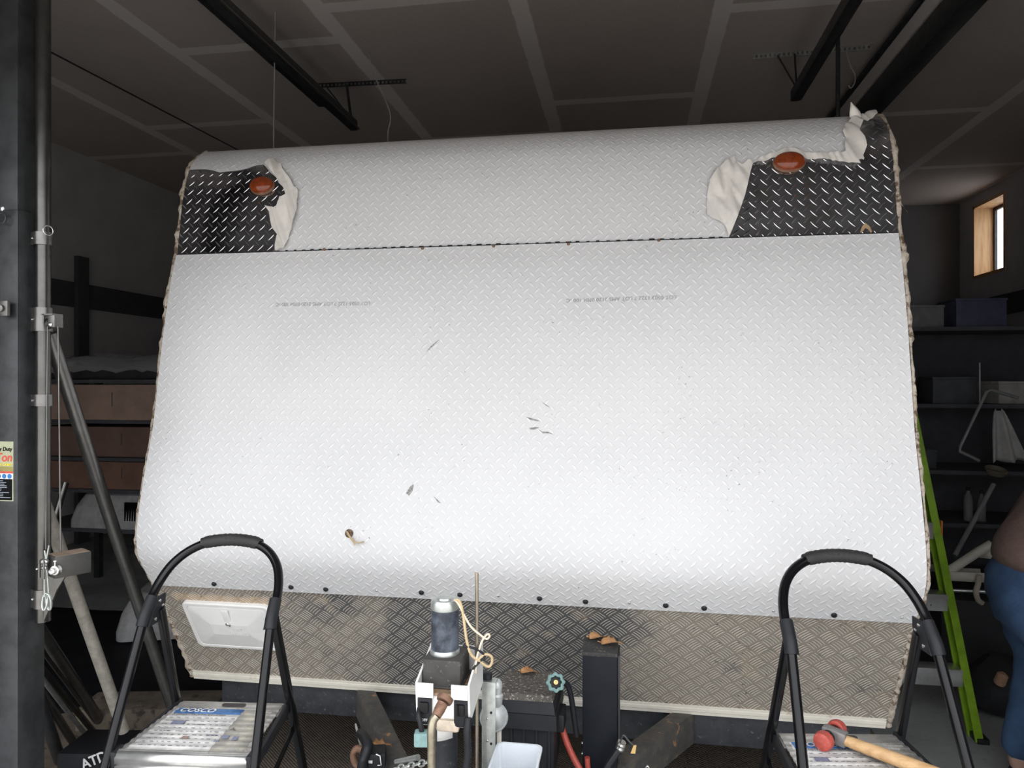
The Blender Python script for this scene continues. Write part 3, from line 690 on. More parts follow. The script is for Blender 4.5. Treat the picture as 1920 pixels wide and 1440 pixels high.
# ---------------- threaded rod, galvanised bracket with gas regulator
r0, r1 = atD(894, 1074, 1.80), atD(891, 1440, 1.80)
MB_ = MB().tube([Vector((r0.x, r0.y, z_)) for z_ in frange(0.50, r0.z, 0.004)], [0.0048 if i % 2 else 0.0042 for i in range(len(frange(0.50, r0.z, 0.004)))], 10)
tag(MB_.build('threaded_rod', mat('tan_zinc_rod', (0.42, 0.36, 0.28), 0.4, 0.7), sharp=80), 'tall thin threaded rod rising right of the tongue jack motor', 'rod')
c0 = atD(917, 1280, 1.84); RG = thing('gas_regulator', 'grey dished gas regulator on galvanised upright bracket beside tongue jack', 'regulator', (c0.x, c0.y, 0.50))
zb_ = 0.50
b = MB().box((c0.x, c0.y, (c0.z + zb_) / 2), (0.034, 0.003, c0.z - zb_), bevel=0.0008); b.box((c0.x - 0.017, c0.y + 0.014, (c0.z + zb_) / 2), (0.003, 0.03, c0.z - zb_)); b.box((c0.x, c0.y + 0.014, c0.z), (0.034, 0.03, 0.003))
b.build('bracket', M_GALV, RG)
for yy, m_ in ((1336, M_PLAST), (1347, M_ZINC), (1388, M_ZINC), (1394, M_PLAST)):
    p = atD(921 if m_ is M_PLAST else 914, yy, 1.838); MB().lathe([(0.003, 0), (0.003, 0.003), (0.001, 0.0035)], p, (0, -1, 0), 10).build('bolt', m_, RG)
rc = atD(926, 1345, 1.87); ax = Vector((0.35, -0.9, 0.15))
MB().lathe([(0.016, -0.018), (0.033, -0.011), (0.037, -0.006), (0.037, 0.004), (0.034, 0.006), (0.033, 0.004), (0.024, 0.011), (0.011, 0.016), (0.0001, 0.017)], rc, ax, 32).build('diaphragm_cover', mat('grey_cast_metal', (0.56, 0.58, 0.58), 0.45, 0.4), RG)
MB().lathe([(0.014, 0), (0.016, 0.004), (0.016, 0.03), (0.012, 0.034), (0.012, 0.05)], atD(930, 1322, 1.88), (0.1, -0.1, 1), 18).ell(atD(931, 1285, 1.88), (0.016, 0.016, 0.018)).build('vent_neck', MC['grey_cast_metal'], RG)
MB().lathe([(0.012, 0), (0.012, 0.014), (0.009, 0.016)], atD(914, 1272, 1.86), (0, 0, 1), 14).build('black_cap', M_PLAST, RG)
MB().box(atD(936, 1386, 1.88), (0.012, 0.01, 0.05), bevel=0.002).build('cream_tab', M_CREAM, RG)

# ---------------- battery box with dusty lid
zl = 0.736; fL = atZ(921, 1312, zl); fR = atZ(1036, 1302, zl)
bxc = Vector(((fL.x + fR.x) / 2 + 0.004, (fL.y + fR.y) / 2 + 0.10, 0)); bw = fR.x - fL.x + 0.012
BB = thing('battery_box', 'black plastic battery box with dusty sloped lid behind the jack', 'box', (bxc.x, bxc.y, 0.50))
ZB = 0.50
def taper(mb, c, w0, d0, z0, w1, d1, z1, bev=0.004):
    n_ = len(mb.bm.verts); mb.box((c[0], c[1], (z0 + z1) / 2), (1, 1, z1 - z0))
    for v in list(mb.bm.verts)[n_:]:
        up_ = v.co.z > (z0 + z1) / 2; w_, d_ = (w1, d1) if up_ else (w0, d0)
        v.co.x = c[0] + (v.co.x - c[0]) * w_; v.co.y = c[1] + (v.co.y - c[1]) * d_
    return mb
b = taper(MB(), bxc, bw * 0.93, 0.17, ZB, bw * 0.97, 0.185, 0.655)
for k in range(5): b.box((bxc.x - bw * 0.40 + k * bw * 0.2, bxc.y - 0.088, 0.575), (0.006, 0.014, 0.14), bevel=0.001)
b.build('case', M_PLAST, BB)
b = taper(MB(), bxc, bw * 1.06, 0.215, 0.650, bw * 1.04, 0.205, 0.690); taper(b, bxc, bw * 1.0, 0.195, 0.690, bw * 0.92, 0.175, 0.722)
b.box((bxc.x + bw * 0.55, bxc.y, 0.640), (0.022, 0.08, 0.05), bevel=0.005)
b.build('lid', M_PLAST, BB)
b = taper(MB(), bxc, bw * 0.93, 0.18, 0.7215, bw * 0.86, 0.165, 0.7365); b.wobble(0.003, 40)
b.build('lid_dust', M_DUST, BB)
def leaf(p, size, rz, tilt, label, curl=0.25, group=None):
    b = MB(); rows = []
    for i in range(9):
        t = i / 8; w_ = 0.36 * math.sin(math.pi * min(1, t * 0.94 + 0.05)) ** 0.8 * (1 + 0.35 * math.sin(t * 23))
        rows.append([Vector((t - 0.5, w_ * k, curl * (k * k) * w_ * 1.5 + 0.10 * math.sin(t * 3 + k))) * size for k in (-1, -.5, 0, .5, 1)])
    b.grid(rows); b.tube([Vector((-0.5, 0, 0.02)) * size, Vector((-0.68, 0.03, 0.06)) * size], 0.0008, 6)
    bmesh.ops.transform(b.bm, matrix=Matrix.Translation(Vector(p)) @ Matrix.Rotation(rz, 4, 'Z') @ Matrix.Rotation(tilt, 4, 'Y'), verts=b.bm.verts)
    return tag(b.build('dry_leaf', M_LEAF, sharp=180, solid=0.0006), label, 'leaf', group)
leaf(Vector((bxc.x - 0.005, bxc.y + 0.05, 0.745)), 0.05, 0.2, 0.1, 'small dry leaf on the dusty battery box lid')

# ---------------- teal gas coupling behind the battery box
c = atD(1041, 1280, 1.98); ax = (c - Vector((0, 0, EYE))).normalized() * -1 + Vector((0.15, 0, 0.1)); ax.normalize()
HN = thing('gas_hose_coupling', 'round ribbed teal hand nut of a gas hose with brass centre', 'coupling', c)
MB().lathe([(0.020, -0.03), (0.023, -0.02), (0.026, 0.0), (0.0265, 0.012), (0.0215, 0.016), (0.0175, 0.014), (0.0165, -0.004), (0.0001, -0.005)], c, ax, 48, ribs=(8, 0.16)).build('hand_nut', M_TEAL, HN)
MB().lathe([(0.0155, -0.004), (0.0155, 0.003), (0.009, 0.004)], c, ax, 20).build('rubber_washer', M_PLAST, HN)
MB().lathe([(0.0075, 0.0), (0.0075, 0.008), (0.006, 0.013), (0.0028, 0.013), (0.0028, 0.008), (0.0001, 0.008)], c, ax, 16).build('brass_nipple', M_BRASS, HN)
MB().tube(spline([c - ax * 0.025, c - ax * 0.05 + Vector((0.01, 0, 0.008)), c + Vector((0.03, 0.09, -0.05)), c + Vector((0.05, 0.12, -0.20))], 6), 0.008, 12).build('hose', M_PLAST, HN)

# ---------------- black steel post box on the right rail
zt_ = 0.84; a_ = atZ(1092, 1222, zt_); b_ = atZ(1157, 1225, zt_)
bc = Vector(((a_.x + b_.x) / 2, (a_.y + b_.y) / 2 + 0.065, 0)); bw2 = b_.x - a_.x
PB = thing('steel_post_box', 'tall black rectangular steel box standing on the right tongue rail', 'box', (bc.x, bc.y, 0.50))
MB().box((bc.x, bc.y, (0.505 + zt_ - 0.012) / 2), (bw2, 0.13, zt_ - 0.012 - 0.505), bevel=0.003).build('box_body', mat('satin_black_steel', (0.007, 0.009, 0.014), 0.5, 0.0, **{'Specular IOR Level': 0.2}), PB)
MB().box((bc.x, bc.y, zt_ - 0.006), (bw2 + 0.004, 0.134, 0.012), bevel=0.003).build('top_cap', mat('dirty_black_cap', (0.035, 0.034, 0.033), 0.8, vscale=30, spots=((0.20, 0.18, 0.16), 0.55, 0.7, 90)), PB)
MB().box((bc.x + bw2 / 2 + 0.004, bc.y + 0.02, (0.505 + zt_ - 0.02) / 2), (0.006, 0.09, zt_ - 0.53), bevel=0.001).build('side_flange', M_STEEL, PB)
for zz in (zt_ - 0.02, 0.56, 0.53): MB().lathe([(0.004, 0), (0.004, 0.004), (0.002, 0.006)], (bc.x - bw2 / 2, bc.y - 0.03, zz), (-1, 0, 0), 10).build('bolt', M_ZINC, PB)
leaf(Vector((bc.x - 0.01, bc.y + 0.035, zt_ + 0.006)), 0.055, 0.5, 0.15, 'curled dry leaf at the back of the black steel post box')
leaf(Vector((bc.x + 0.032, bc.y - 0.005, zt_ + 0.006)), 0.06, 0.1, 0.05, 'longer dry leaf overhanging right edge of the black steel post box')
# dry leaf on left rail
leaf(atZ(712, 1402, 0.515), 0.07, 0.35, -0.1, 'ragged dry leaf on the left tongue rail')

# ---------------- red hose and second stub
P = [(1042, 1322), (1050, 1352), (1061, 1388), (1074, 1418), (1088, 1444), (1104, 1475)]
tag(MB().tube(spline([atD(x, y, 2.14 - 0.0006 * (y - 1322)) for x, y in P], 6), 0.0095, 12).build('hose', M_HOSE), 'red rubber hose dropping behind the battery box', 'hose')
P = [(1101, 1420), (1103, 1445), (1108, 1480)]
tag(MB().tube(spline([atD(x, y, 2.06) for x, y in P], 6), 0.008, 12).build('hose', M_HOSE), 'short red hose end under the black steel post box', 'hose')
# padlock-like latch on right rail
c = atD(1164, 1398, 2.02); LT = thing('rail_latch', 'chrome pull latch with yellow tag on the right tongue rail', 'latch', c)
MB().lathe([(0.012, -0.012), (0.014, -0.006), (0.012, 0.0), (0.014, 0.006), (0.012, 0.012)], c, (0.3, -0.2, 1), 16).build('latch_barrel', M_ZINC, LT)
MB().tube(spline([c + Vector((0.0, 0, 0.015)), c + Vector((0.008, 0, 0.03)), c + Vector((0.022, 0, 0.015)), c + Vector((0.034, 0, 0.004))], 6), 0.003, 8).build('bail', M_STEEL, LT)
MB().prism([(-0.003, -0.012), (0.010, -0.012), (0.013, 0.012), (0.005, 0.010)], 0.003, Matrix(((1, 0, 0), (0, 0, -1), (0, 1, 0))), c + Vector((0.03, -0.004, -0.004))).build('tag', mat('yellow_tag', (0.62, 0.42, 0.16), 0.6), LT)
MB().tube(spline([c + Vector((-0.005, 0, -0.012)), c + Vector((-0.02, -0.01, -0.03)), c + Vector((-0.04, -0.02, -0.06)), c + Vector((-0.05, -0.03, -0.11))], 6), 0.010, 10).build('tape_wrapped_lead', M_PLAST, LT)
c = atD(1212, 1444, 2.06)
tag(MB().tube(spline([c + Vector((-0.006, 0, -0.03)), c + Vector((-0.004, 0, 0.0)), c + Vector((0.003, 0, 0.012)), c + Vector((0.008, 0, 0.0)), c + Vector((0.006, 0, -0.03))], 5), 0.0025, 8).build('wire_clip', M_ZINC), 'small bright wire clip on side of right tongue rail', 'clip')

# ---------------- translucent tub
zr = 0.735; c = atZ(966, 1425, zr)
TB = thing('plastic_tub', 'empty milky rectangular plastic tub in front of battery box', 'tub', (c.x, c.y, 0.62))
b = MB(); rings = []
for (hw_, hd_, zz, rad) in ((0.040, 0.060, 0.62, 0.012), (0.046, 0.068, 0.66, 0.014), (0.052, 0.076, zr - 0.006, 0.016), (0.056, 0.080, zr - 0.006, 0.018), (0.056, 0.080, zr, 0.018), (0.051, 0.075, zr, 0.016), (0.045, 0.067, 0.66, 0.014), (0.039, 0.058, 0.623, 0.011)):
    rings.append([Vector((c.x + x, c.y + yv, zz)) for x, yv in rr(hw_, hd_, rad)])
for A_, B_ in zip(rings, rings[1:]): b.grid([A_ + A_[:1], B_ + B_[:1]])
b.bm.faces.new([b.bm.verts.new(p) for p in rings[0]]); b.bm.faces.new([b.bm.verts.new(p) for p in rings[-1]])
b.build('tub_body', M_TUB, TB)
tag(MB().box((c.x + 0.0, c.y + 0.03, 0.566), (0.16, 0.20, 0.108), bevel=0.006).build('junction_box', M_FRAMEBLK), 'dark junction box under the milky plastic tub on tongue', 'box')

# ---------------- trailer plug and cable on left rail
c = atD(700, 1418, 2.10); PG = thing('trailer_plug', 'black trailer plug with bent metal latch lying on left tongue rail', 'plug', c)
MB().box(c + Vector((0.012, 0, 0.0)), (0.05, 0.06, 0.045), rz=0.3, bevel=0.006).lathe([(0.020, 0), (0.023, 0.02), (0.023, 0.06)], c + Vector((-0.01, 0.0, -0.02)), (-0.2, -0.6, -0.5), 16).build('plug_body', M_PLAST, PG)
MB().tube([c + Vector((0.02, -0.032, 0.024)), c + Vector((0.032, -0.032, 0.020)), c + Vector((0.036, -0.034, -0.004)), c + Vector((0.026, -0.034, -0.006))], 0.0024, 8).build('latch', M_ZINC, PG)
MB().box(c + Vector((0.004, -0.034, 0.002)), (0.012, 0.004, 0.008), bevel=0.001).build('white_mark', M_WHITE, PG)
MB().tube(spline([atD(695, 1405, 2.12), atD(683, 1385, 2.16), atD(676, 1375, 2.20), atD(690, 1395, 2.08), atD(680, 1430, 2.05), atD(676, 1470, 2.0)], 8), 0.014, 12).build('cable', M_PLAST, PG)
tag(MB().tube(spline([atD(667, 1358, 2.30), atD(673, 1385, 2.22), atD(680, 1410, 2.14)], 5), 0.0035, 8).build('conduit', M_CORD), 'thin pale conduit running down side of left tongue rail', 'conduit')
c = atD(671, 1418, 2.12)
tag(MB().tube(spline([c + Vector((0.012, 0, 0.02)), c + Vector((-0.004, 0, 0.022)), c + Vector((-0.014, 0, 0.004)), c + Vector((-0.008, 0, -0.02)), c + Vector((0.01, 0, -0.034))], 6), 0.010, 12).build('cable_loop', M_RUST), 'brown cable loop left of the trailer plug', 'cable')
# chains at the coupler
b = MB(); p0, p1 = atD(738, 1442, 1.86), atD(806, 1428, 1.76)
for i in range(7):
    t = (i + 0.5) / 7; q = p0.lerp(p1, t); d = (p1 - p0).normalized(); sd = Vector((0, 0, 1)) if i % 2 else d.cross(Vector((0, 0, 1)))
    b.tube([q + d * 0.014 * math.cos(a) + sd * 0.008 * math.sin(a) for a in (2 * math.pi * k / 12 for k in range(12))], 0.0026, 6, closed=True)
tag(b.build('safety_chain', M_GALV), 'grey safety chain across the coupler left of the jack', 'chain')
tag(MB().tube([atD(742, 1428, 2.02), atD(784, 1420, 1.95)], [0.006, 0.008], 10).build('lever', M_GALV), 'pale grey lever bar beside the safety chain', 'lever')

# ================================================================ step ladders
def make_ladder(label, lat, dep, yaw):
    loc = (lat * ca - dep * sa, dep * ca + lat * sa, 0)
    L = thing('step_ladder', label, 'step ladder', loc, 'folding step ladders in front of the trailer', yaw, local=True)
    def fy(z): return (z - 0.70) * 0.45 + 0.40 * max(0.0, z - 0.99)
    def hw(z): return 0.1715 + (1.0 - z) * 0.048
    loop = [(hw(0.0), 0.0), (hw(.5), .5), (hw(.9), .9), (.1720, 1.0), (.1715, 1.04), (.164, 1.075), (.148, 1.107), (.120, 1.134), (.082, 1.153), (.037, 1.163), (0, 1.165)]
    path = [Vector((x, fy(z), z)) for x, z in loop] + [Vector((-x, fy(z), z)) for x, z in loop[-2::-1]]
    MB().tube(spline(path, 6), 0.0122, 14).build('handle_frame', M_BLK, L)
    gp = [Vector((x, fy(1.165 - 1.35 * x * x), 1.165 - 1.35 * x * x)) for x in frange(-0.085, 0.085, 0.006)]
    g = MB().tube(gp, [0.0165 + 0.0016 * math.sin(i * 1.3) ** 2 if 1 < i < len(gp) - 2 else 0.0150 for i in range(len(gp))], 16)
    gr = g.build('grip', M_GRIP, L)
    text('COSCO', 0.016, basis((1, 0, -0.02), (0, 0.62, 0.78), (0.0, fy(1.165) - 0.0155, 1.1655 + 0.0035)), M_GRIP, gr, 'embossing', 'CENTER', ext=0.0022)
    def ry(z): return 0.180 + 0.345 * (1.0 - z)
    for sg in (-1, 1):
        h = MB().tube([Vector((sg * hw(z), fy(z), z)) for z in (0.968, 0.98, 0.99, 1.005, 1.02, 1.032)], 0.0158, 16)
        mm = Matrix(((0, 0, 1), (1, 0, 0), (0, 1, 0)))
        h.prism([(fy(.968), .966), (fy(.968) + 0.050, .966), (fy(.98) + 0.066, .985), (fy(.99) + 0.072, 1.01), (fy(1.02) + 0.048, 1.034), (fy(1.03), 1.034)], 0.004, mm, (sg * 0.156 - 0.002, 0, 0))
        hp = h.build('hinge_plate', M_PLAST, L)
        for (yy, zz) in ((fy(1.01) + 0.026, 1.021), (fy(.99) + 0.058, 1.004), (fy(.98) + 0.026, 0.978)):
            MB().lathe([(0.0048, 0), (0.0045, 0.002), (0.002, 0.003)], (sg * 0.154, yy, zz), (-sg, 0, 0), 12).build('rivet', M_ZINC, hp)
            MB().lathe([(0.0048, 0), (0.0045, 0.002), (0.002, 0.003)], (sg * 0.158, yy, zz), (sg, 0, 0), 12).build('rivet', M_ZINC, hp)
        MB().beam((sg * 0.156, ry(1.0), 1.0), (sg * 0.192, ry(0.02), 0.02), 0.018, 0.024, bevel=0.004).build('rear_leg', M_BLK, L)
        MB().tube([Vector((sg * hw(z), fy(z), z)) for z in (0.0, 0.05)], 0.0165, 14).build('foot', M_PLAST, L)
        MB().box((sg * 0.192, ry(0.02), 0.02), (0.026, 0.032, 0.04), bevel=0.005).build('foot', M_PLAST, L)
        # side bar of the top step and black corner guards
        MB().beam((sg * 0.176, 0.02, 0.672), (sg * 0.158, 0.295, 0.690), 0.012, 0.030, bevel=0.003).build('step_side_bar', M_PLAST, L)
        MB().box((sg * 0.1735, 0.012, 0.681), (0.020, 0.045, 0.045), bevel=0.008).build('corner_guard', M_PLAST, L)
        MB().beam((sg * 0.166, ry(.62) , .62), (sg * 0.178, fy(.50), .50), 0.006, 0.020, bevel=0.002).build('brace', M_BLK, L)
    # top step: ribbed tread with nosing and hand hole
    def hz(y): return 0.7010 + 0.0012 * max(-1, min(1, 2.2 * math.sin(2 * math.pi * y / 0.0262)))
    def pw(y): return 0.1665 - 0.068 * y
    ys = frange(0.010, 0.285, 0.0022)
    b = MB(); sect = [(-0.006, 0.655), (-0.008, 0.668), (-0.004, 0.671), (-0.008, 0.674), (-0.009, 0.688), (-0.004, 0.697), (0.003, 0.701)] + [(y, hz(y)) for y in ys] + [(0.290, 0.695), (0.290, 0.66)]
    b.grid([[Vector((pw(max(y, 0)) * k, y, z)) for k in (-1, 1)] for y, z in sect])
    ts = b.build('top_step', M_ALUDIRT, L, sharp=25, solid=-0.003)
    b = MB(); b.grid([[Vector((pw(0) * k, y - 0.0006, z)) for k in (-1, 1)] for y, z in sect[:7]]); b.build('step_nosing', M_ALU, ts, sharp=25, solid=0.0008)
    MB().prism([(x * 1.0, y + 0.262) for x, y in rr(0.034, 0.0085, 0.008)], 0.0016, None, (0.012, 0, 0.7020)).build('hand_hole', mat('dark_slot', (0.06, 0.055, 0.05), 0.8), ts)
    def sheet(x0, x1, y0, y1, m, nm, dz):
        yy = frange(y0, y1, 0.0022)
        return MB().grid([[Vector((pw(y) * k, y, hz(y) + dz)) for k in (x0, x1)] for y in yy]).build(nm, m, ts, sharp=60, solid=0.0003)
    sheet(-0.91, 0.36, 0.012, 0.236, mat('worn_white_sticker', (0.70, 0.69, 0.67), 0.5, vscale=30, spots=((0.33, 0.29, 0.25), 0.60, 0.72, 50)), 'sticker', 0.0006)
    sheet(0.36, 0.90, 0.010, 0.236, mat('grey_sticker_panel', (0.30, 0.29, 0.27), 0.5, vscale=30, color2=(0.46, 0.43, 0.36), spots=((0.10, 0.09, 0.08), 0.60, 0.72, 60)), 'sticker', 0.0006)
    sheet(-0.88, 0.36, 0.207, 0.236, mat('blue_sticker_band', (0.035, 0.11, 0.30), 0.45, vscale=25, color2=(0.10, 0.23, 0.46)), 'sticker_band', 0.0011)
    def T(body, size, x, y, m, **kw):
        text(body, size, basis((1, 0, 0), (0, 1, 0), (x, y, 0.7044)), m, ts, ext=0.0001, **kw)
    ink = mat('sticker_ink', (0.10, 0.10, 0.11), 0.6); pale = mat('sticker_white_ink', (0.78, 0.78, 0.77), 0.6)
    T('COSCO', 0.0285, -0.122, 0.2115, pale, shear=0.15, bold=0.0006)
    T('3 Step/Marche/Escalon', 0.0165, -0.132, 0.1925, ink)
    T('WARNING', 0.010, 0.090, 0.213, pale); T('3 Step', 0.011, 0.094, 0.198, pale); T('A', 0.02, 0.066, 0.115, ink)
    b = MB()
    rnd = random.Random(5)
    for row in range(9):
        yy = 0.178 - row * 0.0185
        x = -0.130
        while x < 0.045:
            wd = rnd.uniform(0.004, 0.012); b.box((x + wd / 2, yy, 0.7041), (wd, 0.0018, 0.0003)); x += wd + rnd.uniform(0.002, 0.014)
    b.build('fine_print', ink, ts)
    for (x, yy, w_, h2) in ((-0.090, 0.150, 0.034, 0.020), (0.072, 0.080, 0.018, 0.016), (0.10, 0.075, 0.014, 0.020), (0.058, 0.060, 0.012, 0.008), (0.032, 0.088, 0.03, 0.003)): MB().box((x, yy, 0.7041), (w_, h2, 0.0003)).build('icon_print', mat('icon_blue_grey', (0.22, 0.24, 0.34), 0.6), ts)
    MB().box((-0.03, 0.072, 0.7041), (0.018, 0.012, 0.0003)).build('qr_square', mat('faded_brown_print', (0.36, 0.26, 0.22), 0.6), ts)
    # lower treads between the front legs
    for z in (0.47, 0.235):
        MB().box((0, fy(z) - 0.03, z), (2 * hw(z) - 0.03, 0.12, 0.028), bevel=0.006).build('lower_step', M_ALUDIRT, L)
    return L
LA = make_ladder('black framed folding step ladder at left, empty top step, below the white hatch', -0.812, 1.775, R(5.8))
LB = make_ladder('black framed folding step ladder at right with a mallet on its top step', 0.835, 1.59, R(8.2))
# white specification tag on the left ladder's rear leg
c = (0.1575, 0.180 + 0.345 * (1 - 0.78) + 0.004, 0.78)
MB().beam((0.168, 0.180 + 0.345 * (1 - .815), .815), (0.170, 0.180 + 0.345 * (1 - .745), .745), 0.004, 0.020).build('paper_tag', M_WHITE, LA)

# mallet on the right ladder
lb = LB.matrix_basis if False else Matrix.Translation(LB.location) @ Matrix.Rotation(R(8.2), 4, 'Z')
hp = atZ(1557, 1378, 0.729); he = atZ(1745, 1448, 0.722)
ML = thing('mallet', 'double faced red plastic mallet with wooden handle on right step ladder', 'mallet', (hp.x, hp.y, 0.703))
d = (he - hp).normalized(); sd = Vector((0, 0, 1)).cross(d).normalized()
b = MB().lathe([(0.0155, -0.030), (0.0165, -0.027), (0.0165, -0.012), (0.013, -0.008), (0.013, 0.008), (0.0165, 0.012), (0.0165, 0.027), (0.0155, 0.030)], hp + Vector((0, 0, 0.0)), sd, 24)
b.build('head', M_BLK, ML)
MB().beam(hp - d * 0.018 + Vector((0, 0, 0.003)), hp + d * 0.040 + Vector((0, 0, 0.002)), 0.026, 0.034, bevel=0.004).build('head_socket', mat('cast_grey_iron', (0.34, 0.33, 0.32), 0.45, 0.7), ML)
for sg in (-1, 1):
    MB().lathe([(0.0195, 0.030), (0.0225, 0.033), (0.0235, 0.044), (0.021, 0.054), (0.010, 0.060), (0.0001, 0.061)], hp, sd * sg, 28).build('face', M_RED, ML)
P = [hp + d * t for t in (0.030, 0.045, 0.07, 0.11, 0.17, 0.24, 0.28)]
MB().tube(spline(P, 4), [0.0125 + 0.004 * min(1, i / 20) * (1 if i > 4 else 0.4) for i in range(25)], 16).build('handle', M_HICK, ML)

# ================================================================ gantry crane at the left
GX, GY = -1.765, 1.85
G = thing('gantry_crane', 'dark steel gantry crane leg with winch tube and diagonal braces at left', 'crane', (GX - 0.05, GY + 0.05, 0))
MB().box((GX - 0.05, GY + 0.05, 1.09), (0.10, 0.10, 2.06), bevel=0.006).build('outer_post', M_STEEL, G)
MB().box((GX - 0.052, GY + 0.052, 2.20), (0.09, 0.09, 1.70), bevel=0.005).build('inner_post', M_STEEL, G)
tx, ty = GX + 0.028, GY + 0.062
zt0 = 1.62 - (1172 - 712) / FPX * 2.13
MB().tube([(tx, ty, zt0), (tx, ty, 2.9)], 0.0205, 24).build('winch_tube', M_TUBE, G)
for y0, y1, r_ in ((432, 456, 0.0262), (575, 620, 0.0262), (740, 762, 0.0262), (1110, 1145, 0.0262)):
    za, zb_ = 1.62 - (y1 - 712) / FPX * 2.13, 1.62 - (y0 - 712) / FPX * 2.13
    cl = MB().tube([(tx, ty, za), (tx, ty, zb_)], r_, 24).beam((tx, ty, (za + zb_) / 2), (GX, ty, (za + zb_) / 2), 0.03, zb_ - za, bevel=0.001).build('tube_clamp', M_GUN, G)
    MB().lathe([(0.0045, 0), (0.0045, 0.003), (0.002, 0.004)], (tx - 0.018, ty - 0.020, (za + zb_) / 2), (-0.6, -0.8, 0), 10).build('screw', M_ZINC, cl)
# cable pulley bracket and crank gearbox
c = atD(97, 598, 2.11); pb = MB()
pb.box(c + Vector((0.0, 0, 0.012)), (0.042, 0.035, 0.004)); pb.box(c + Vector((0.020, 0, -0.006)), (0.004, 0.035, 0.038)); pb.box(c + Vector((-0.012, 0, 0.0)), (0.004, 0.035, 0.026)); pb.box(c + Vector((0.014, -0.016, -0.008)), (0.022, 0.004, 0.034), bevel=0.001)
pb = pb.build('pulley_bracket', M_GUN, G)
MB().lathe([(0.016, -0.006), (0.012, 0.0), (0.016, 0.006)], c + Vector((-0.002, 0, -0.014)), (1, 0.1, 0), 20).build('pulley', M_STEEL, pb)
MB().lathe([(0.006, 0), (0.006, 0.004), (0.003, 0.006)], c + Vector((0.014, -0.018, -0.018)), (0, -1, 0), 10).build('bolt', M_ZINC, pb)
c = atD(130, 1056, 2.08); rz = 0.0
gb = MB().box(c, (0.060, 0.095, 0.062), rz=R(-30), bevel=0.003).build('gear_housing', mat('dark_gear_steel', (0.10, 0.098, 0.092), 0.45, 0.6), G)
MB().box(c + Vector((0, 0, 0.0305)), (0.056, 0.088, 0.003), rz=R(-30)).build('rusty_lid', mat('rust_tinted_plate', (0.33, 0.25, 0.19), 0.6, 0.3, vscale=30), gb)
fa = Vector((math.sin(R(-18)) * -1 * -1, -math.cos(R(18)), 0)).normalized()
sc_ = c + Vector((0.008, -0.054, -0.004))
MB().lathe([(0.015, 0), (0.016, 0.004), (0.013, 0.012), (0.009, 0.013), (0.009, 0.024), (0.0062, 0.026), (0.006, 0.018), (0.0001, 0.018)], sc_, (0.1, -1, 0), 20).lathe([(0.002, 0), (0.002, 0.012), (0.005, 0.014), (0.005, 0.018)], sc_ + Vector((0, -0.008, 0.010)), (0, 0, 1), 10).build('crank_socket', M_ZINC, gb)
MB().tube([(c.x - 0.026, c.y - 0.064, c.z - 0.03), (c.x - 0.026, c.y - 0.064, c.z + 0.024)], 0.0025, 8).tube([(c.x - 0.045, c.y - 0.058, c.z - 0.028), (c.x - 0.045, c.y - 0.058, c.z + 0.012)], 0.004, 8).build('weld_bead', M_GUN, gb)
# wire rope: down from the pulley to the gearbox and a clamped loop with link
pa_, pb_ = atD(109, 612, 2.10), atD(114, 1046, 2.08)
MB().tube([pa_, pb_], 0.0022, 8).tube([atD(89, 612, 2.09), atD(86, 1030, 2.06)], 0.0018, 8).build('wire_rope', M_GUN, G)
q0 = atD(86, 1052, 2.04); q1 = atD(87, 1115, 2.04)
b = MB().tube(spline([q0 + Vector((-0.004, 0, 0.03)), q0, q0.lerp(q1, .4) + Vector((-0.005, 0, 0)), q1 + Vector((-0.006, 0, 0)), q1 + Vector((0, 0, -0.006)), q1 + Vector((0.007, 0, 0)), q0.lerp(q1, .4) + Vector((0.004, 0, 0)), q0 + Vector((0.002, 0, 0)), q0 + Vector((0.010, 0, 0.045))], 6), 0.0024, 8)
b.build('rope_loop', M_GALV, G)
rc_ = MB().ell(q0 + Vector((-0.001, -0.004, 0)), (0.014, 0.010, 0.009)).ell(q0 + Vector((-0.001, -0.004, -0.018)), (0.010, 0.008, 0.007)).tube([q0 + Vector((-0.024, -0.006, -0.022)), q0 + Vector((0.004, -0.004, -0.018))], 0.0035, 10).build('rope_clip', M_ZINC, G)
b = MB()
for dx, ay in ((-0.005, 0.6), (0.007, -0.5)):
    b.tube([q1 + Vector((dx + 0.008 * math.cos(a), 0.006 * ay * math.sin(a), -0.020 + 0.023 * math.sin(a))) for a in (2 * math.pi * k / 16 for k in range(16))], 0.0034, 8, closed=True)
b.build('chain_link', M_GALV, G)
# gusset below the gear housing, ring pin, lock knob, side bolt
mm = Matrix(((1, 0, 0), (0, 0, -1), (0, 1, 0)))
p1_, p2_, p3_ = atD(100, 1060, 2.12), atD(104, 1105, 2.12), atD(86, 1165, 2.12)
MB().prism([(p1_.x - 0.02, p1_.z), (p1_.x + 0.05, p1_.z - 0.02), (p2_.x + 0.01, p2_.z), (p3_.x - 0.005, p3_.z)], 0.006, mm, (0, p1_.y, 0)).build('gusset', M_GUN, G)
rc2 = atD(90, 432, 2.12); MB().tube([rc2 + Vector((0.0, 0.012 * math.cos(a), 0.014 * math.sin(a))) + Vector((0.006 * math.cos(a), 0, 0)) for a in (2 * math.pi * k / 16 for k in range(16))], 0.0016, 8, closed=True).build('pin_ring', M_ZINC, G)
rc2 = atD(4, 409, 2.10); MB().tube([rc2 + Vector((0.012 * math.cos(a), 0, 0.014 * math.sin(a))) for a in (2 * math.pi * k / 18 for k in range(18))], 0.0022, 8, closed=True).build('pin_ring', M_STEEL, G)
rc2 = atD(5, 391, 2.09); MB().lathe([(0.008, 0), (0.008, 0.004), (0.003, 0.006)], rc2, (0, -1, 0), 12).build('bolt', M_ZINC, G)
